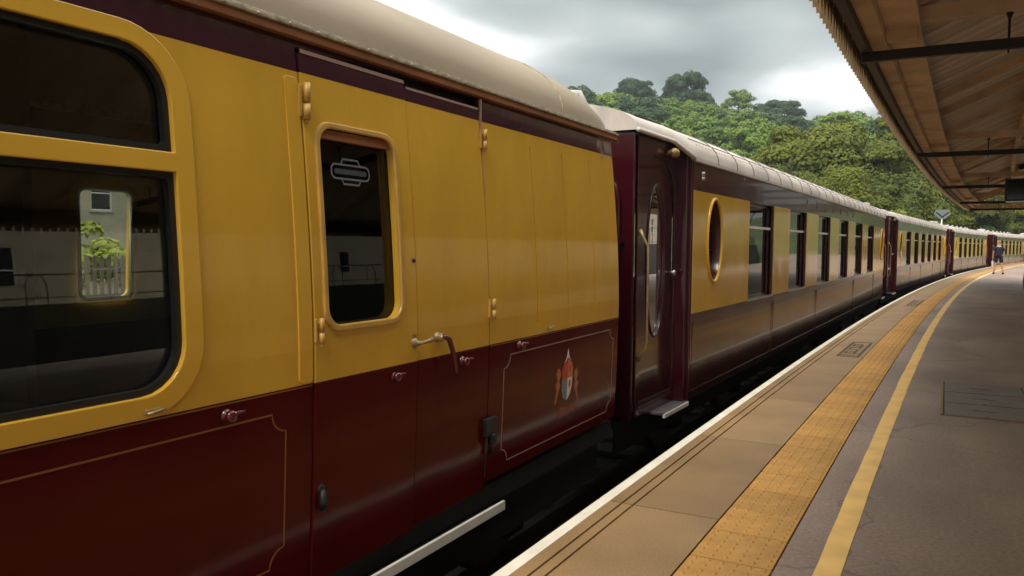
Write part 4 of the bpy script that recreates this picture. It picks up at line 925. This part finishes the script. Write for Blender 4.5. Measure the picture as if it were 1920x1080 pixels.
# ------------------------------------------------------------------ across the island: wall, railings, terrace
def building(name,label,loc,rzv,W,D,Hh,roofh,mat,wins,cat='house',chim=True):
    e=empty(name,loc,rzv); tag(e,label,cat)
    nrow,ncol=wins; hs=[]; ww=1.0
    cw=W/ncol; ch=Hh/nrow
    hol=[]
    for i in range(ncol):
        for j in range(nrow): hol.append((cw*(i+.5)-.5,cw*(i+.5)+.5,ch*(j+.3),ch*(j+.3)+1.5))
    # front wall (local x = out of the wall)
    plate('front_wall',[(0,0),(W,0),(W,Hh),(0,Hh)],[rrect(a,b,c,d,0) for a,b,c,d in hol],-.3,0,mat,e)
    b=MB(); b.box(-D,-.3,0,.3,0,Hh); b.box(-D,-.3,W-.3,W,0,Hh); b.box(-D-.3,-D,0,W,0,Hh); b.build('side_walls',mat,e)
    for a,c,d,f in hol:
        b=MB(); b.box(-.14,-.06,a,a+.06,d,f); b.box(-.14,-.06,c-.06,c,d,f); b.box(-.14,-.06,a+.06,c-.06,f-.06,f); b.box(-.14,-.06,a+.06,c-.06,d,d+.06); b.box(-.13,-.07,a+.06,c-.06,(d+f)/2-.025,(d+f)/2+.025); w_=b.build('window',M['lamppost'],e)
        b=MB(); b.box(-.11,-.10,a,c,d,f); b.build('pane',M['windark'],w_)
        b=MB(); b.box(-.05,.08,a-.06,c+.06,d-.08,d-.002); b.build('sill',mat,w_)
    b=MB(); b.add([(.3,-.3,Hh),(.3,W+.3,Hh),(-D-.5,W+.3,Hh),(-D-.5,-.3,Hh),(-D/2,-.1,Hh+roofh),(-D/2,W+.1,Hh+roofh)],[(0,1,5,4),(2,3,4,5),(0,4,3),(1,2,5),(0,3,2,1)]); rf=b.build('roof',M['roofslate'],e)
    if chim: b=MB(); b.box(-D/2-.4,-D/2+.4,.6,1.8,Hh+roofh*.6,Hh+roofh+1.1); b.build('chimney',mat,rf)
    return e
rw=MB(); curvebox(rw,12.0,12.5,-30,210,-1.4,1.45,3); o=rw.build('retaining_wall',M['brickwall']); tag(o,'long dark retaining wall beyond the second track, right of the platform','wall')
rw=MB(); curvebox(rw,12.5,60,-40,230,-1.4,1.28,4); o=rw.build('street',M['street']); o['kind']='structure'; o['label']='unseen pale street above the retaining wall, added for reflections in the train'  # unseen pale ground, added so the coach sides reflect less green
rl=empty('railing',(0,0,0)); tag(rl,'black iron railing with hooped bars along the top of the retaining wall','railing')
b=MB(); b.tube([pc(q,12.2,2.5) for q in range(-30,200,4)],.02,6); b.tube([pc(q,12.2,1.6) for q in range(-30,200,4)],.014,6); b.build('rails',M['black'],rl)
for i in range(-15,60):
    b=MB(); q=i*2; b.tube([pc(q,12.2,1.45),pc(q,12.2,2.3),pc(q+.1,12.2,2.47),pc(q+.25,12.2,2.5),pc(q+.4,12.2,2.47),pc(q+.5,12.2,2.3),pc(q+.5,12.2,1.45)],.014,6); b.build('hoop',M['black'],rl)
hs=[(4,'render',6.0,2,3,13,'low pale rendered house nearest the camera behind the railings'),(20,'stone',8.2,2,4,14,'tall stone house second along the street above the wall'),(38,'render',7.2,2,4,16,'long pale rendered house third along the street, added for reflections in the train'),(57,'stone',7.6,2,4,15,'stone house fourth along the street, added for reflections in the train'),(76,'render',8.6,2,4,15,'tall pale house fifth along the street, added for reflections in the train'),(96,'stone',7.0,2,4,16,'stone house sixth along the street, added for reflections in the train'),(117,'render',8.0,2,4,16,'pale house seventh along the street, added for reflections in the train'),(140,'stone',8.0,2,4,18,'farthest stone house of the street, added for reflections in the train')]  # from the third on, unseen houses added to be reflected in the coaches
for s_,mt_,hh,nr,nc_,W_,lab in hs:
    P=pc(s_+W_/2,20.0,1.28); building('terrace_house',lab,P,math.pi-s_/R,W_,8,hh,2.4,M[mt_],(nr,nc_))
# across the tracks: second platform, lamp post, fence, shrubs and houses seen through the van
mb=MB(); mb.box(-17,-9.6,-40,40,-1.4,-.02); o=mb.build('opposite_platform',M['concrete']); o['kind']='structure'; o['label']='grey platform on the far side of the train'
lp=empty('lamp_post',(-10.6,8.35,-.02)); tag(lp,'white lamp post with stepped base seen through the van window','lamp post')
b=MB(); b.lathe([(.13,0),(.13,.05),(.09,.1),(.07,.6),(.09,.65),(.06,.7),(.045,.8),(.04,4.6)],(0,0,0),14); b.build('pole',M['lamppost'],lp)
b=MB(); b.lathe([(.06,4.6),(.2,4.75),(.22,5.0),(.1,5.15),(0,5.2)],(0,0,0),14); b.build('lantern',M['lamppost'],lp)
fn=empty('picket_fence',(-15.8,-12,-.02)); tag(fn,'weathered wooden picket fence on the opposite platform','fence')
b=MB(); b.box(-.03,.0,0,44,.25,.32); b.box(-.03,.0,0,44,.85,.92); b.build('fence_rail',M['fence'],fn)
for i in range(260):
    h=1.15+random.uniform(-.04,.04)
    if i==0:
        b=MB(); b.add([(.0,-.045,0),(.02,-.045,0),(.02,.045,0),(0,.045,0),(.0,-.045,1.1),(.02,-.045,1.1),(.02,.045,1.1),(0,.045,1.1),(0,0,1.17),(.02,0,1.17)],[(0,3,2,1),(0,1,5,4),(2,3,7,6),(1,2,6,9,5),(3,0,4,8,7),(4,5,9,8),(6,7,8,9)]); o=b.build('picket',M['fence'],fn); pm=o.data
    else: o=link('picket',pm,None,fn)
    o.location=(0,.05+i*.165,0)
building('station_house','cream stone house across the tracks seen through the van window',(-27,1,-1.2),0,13,7,6.8,2.6,M['stone'],(2,3))
building('station_house','taller pale house across the tracks behind the shrubs',(-32,20,-1.2),0,16,8,9,2.8,M['render'],(3,4))
# ------------------------------------------------------------------ foliage
def crown(name,rx,ry,rz_,nc,nl,ls,mat,seed,cs=1.15,low=-.35):
    rs=np.random.RandomState(seed)
    # clump centres over an uneven ellipsoid
    u=rs.normal(size=(nc,3)); u/=np.linalg.norm(u,axis=1)[:,None]; u[:,2]=np.where(u[:,2]<low,-u[:,2]*.6,u[:,2])
    rr=rs.uniform(.45,.95,nc)**.6; cen=u*rr[:,None]*np.array([rx,ry,rz_])
    cr=rs.uniform(.17,.33,nc)*min(rx,rz_)*cs
    k=rs.randint(0,nc,nl)
    d=rs.normal(size=(nl,3)); d/=np.linalg.norm(d,axis=1)[:,None]; d[:,2]=np.where(d[:,2]<-.2,-d[:,2],d[:,2])
    pos=cen[k]+d*(cr[k]*rs.uniform(.72,1.08,nl))[:,None]*np.array([1.1,1.1,.8])
    nrm=d*1.0+rs.normal(size=(nl,3))*.28+np.array([0,0,.15]); nrm/=np.linalg.norm(nrm,axis=1)[:,None]
    a=np.cross(nrm,rs.normal(size=(nl,3))); a/=np.linalg.norm(a,axis=1)[:,None]; b=np.cross(nrm,a)
    s=(ls*rs.uniform(.6,1.3,nl))[:,None]
    v=np.empty((nl*4,3)); v[0::4]=pos-a*s; v[1::4]=pos+b*s*.55; v[2::4]=pos+a*s; v[3::4]=pos-b*s*.55
    v[:,2]+=0
    me=bpy.data.meshes.new(name); me.vertices.add(nl*4); me.vertices.foreach_set('co',v.ravel()); me.loops.add(nl*4); me.loops.foreach_set('vertex_index',np.arange(nl*4))
    me.polygons.add(nl); me.polygons.foreach_set('loop_start',np.arange(nl)*4); me.polygons.foreach_set('loop_total',np.full(nl,4)); me.update(); me.validate()
    me.materials.append(mat); return me
def trunkmesh(h,r,seed,spread):
    rs=random.Random(seed); b=MB(); b.tube([(0,0,-1),(.1,.05,h*.4),(-.1,.1,h*.75),(0,0,h*1.15)],[r,r*.75,r*.5,r*.15],9)
    for i in range(7):
        a=rs.uniform(0,6.28); z=h*rs.uniform(.4,.85); L=spread*rs.uniform(.5,.85)
        b.tube([(0,0,z),(L*.45*math.cos(a),L*.45*math.sin(a),z+L*.25),(L*math.cos(a),L*math.sin(a),z+L*.7)],[r*.35,r*.22,r*.06],6)
    o=b.build('trunk',M['bark']); me=o.data; bpy.data.objects.remove(o); return me
VAR={}
def variants(key,n,args): VAR[key]=[crown('crown',*args,seed=100*len(VAR)+i) for i in range(n)]
variants('hill',4,(5.2,5.2,4.6,46,5200,.36,M['leafmid']))
variants('hill2',3,(5.0,5.0,5.0,40,5200,.36,M['leafblue']))
VAR['big']=[crown('crown',6.4,6.4,6.2,40,26000,.21,M['leafdark'],700+i,1.30,-.5) for i in range(4)]
VAR['sky']=[crown('crown',6.5,6.5,5.8,80,22000,.34,M['leafblue'],900+i,1.15,-.95) for i in range(3)]
variants('bush',2,(1.5,1.5,1.3,22,3200,.10,M['leafyellow']))
variants('poplar',1,(2.0,2.0,7.5,60,8000,.22,M['leafdark']))
TR={'hill':trunkmesh(7,.3,1,4),'hill2':trunkmesh(7,.3,2,4),'big':trunkmesh(9,.42,3,5),'sky':trunkmesh(8,.4,4,5),'bush':trunkmesh(1.2,.06,5,.9),'poplar':trunkmesh(14,.3,6,1)}
CH={'hill':6.6,'hill2':7,'big':9.5,'sky':5.2,'bush':1.1,'poplar':9}
def tree(name,kind,x,y,z,s,label,cat='tree',group=None,v=None,sx=1,sz=1):
    e=empty(name,(x,y,z),random.uniform(0,6.28)); e.scale=(s*sx,s*sx,s*sz); tag(e,label,cat,group)
    t=link('trunk',TR[kind],None,e); me=VAR[kind][random.randrange(len(VAR[kind])) if v is None else v]
    c=link('crown',me,None,e); c.location=(0,0,CH[kind]); return e
def ray(px,D):   # a bearing and a range on the map of the place
    a=(px-960)/1500; n=1; f=Vector((-math.sin(TH),math.cos(TH)))+Vector((math.cos(TH),math.sin(TH)))*a
    return f.x*D,f.y*D
# hillside woodland
cnt=0
for D in np.arange(165,420,15.0):
    for px in np.arange(1020,2000,9.2*1500/D):
        if cnt>=290: break
        x,y=ray(px+random.uniform(-14,14),D+random.uniform(-6,6)); 
        k=random.random(); z=hfun(x,y)
        if z<4 : continue
        tree('hillside_tree','hill' if k<.68 else 'hill2',x,y,z-1.5,random.uniform(.85,1.35),'leafy tree among the massed woodland covering the hillside','tree','woodland trees on the hillside'); cnt+=1
# skyline trees, each its own
for px,D,s,lab,ty,sz in ((1183,330,1.25,'broad skyline tree at the left end of the ridge above the second carriage','sky',.95),(1283,325,1.5,'big round dark tree standing alone on the ridge','sky',1.18),(1377,330,1.15,'small pale tree on the ridge between two larger ones','hill',1.0),(1448,335,1.55,'wide spreading tree on the ridge near its middle','sky',.85),(1545,340,1.0,'modest rounded tree on the ridge towards the canopy','sky',.8)):
    x,y=ray(px,D); tree('skyline_tree',ty,x,y,hfun(x,y)+(7.5 if ty=='sky' else 9),s,lab,'tree','trees along the ridge',sz=sz)
# big dark trees behind the train
for px,D,s,z,lab,v in ((1420,104,1.0,-3.2,'leftmost of the big dark green trees behind the train',0),(1500,96,1.18,-2.6,'tallest big dark green tree behind the train',1),(1582,92,1.08,-2.6,'big dark tree with yellowing crown in the middle behind the train',2),(1650,88,.92,-2.6,'big dark tree nearest the canopy behind the train',3),(1465,80,.72,-2.4,'lower dark tree just above the second carriage roof',2),(1560,76,.70,-2.4,'lower dark tree in front of the tallest one',0),(1640,74,.62,-2.4,'small dark tree just above the third carriage',1),(1725,112,.95,-2.6,'dim green tree seen below the canopy edge',2),(1795,122,.95,-3.2,'dim tree right of the chevron sign',0),(1870,130,.95,-3.2,'dim tree farthest right under the canopy end',1),(1925,128,.9,-3.2,'dim tree cut by the right edge under the canopy',3)):
    x,y=ray(px,D); tree('large_tree','big',x,y,z,s,lab,'tree','big trees behind the train',v)
x,y=ray(1660,120); tree('poplar_tree','poplar',x,y,2.0,1.25,'tall narrow tree rising beside the canopy edge','tree')
x,y=ray(1676,58); tree('bush','bush',x,y,1.5,1.15,'bright yellow-green bush just above the carriage roof','bush','yellow-green shrubs',0)
for i in range(14):
    tree('bush','bush',-17.9+random.uniform(-.4,.4),-2+i*1.7,-.55,1.0+random.uniform(-.1,.2),'yellow-green shrub in the row behind the picket fence across the tracks','bush','yellow-green shrubs')

# ------------------------------------------------------------------ haze
hm=bpy.data.materials.new('pale_air'); hm.use_nodes=True; nt=hm.node_tree; nt.nodes.clear()
o=N(nt,'ShaderNodeOutputMaterial'); v=N(nt,'ShaderNodeVolumePrincipled'); v.inputs['Density'].default_value=HAZE; v.inputs['Color'].default_value=(.92,.96,1,1); v.inputs['Anisotropy'].default_value=.0
nt.links.new(v.outputs[0],o.inputs['Volume'])
b=MB(); b.box(-1000,1100,-600,1500,-4,110); h=b.build('haze',hm); h['kind']='stuff'; h['label']='thin pale haze over the valley'
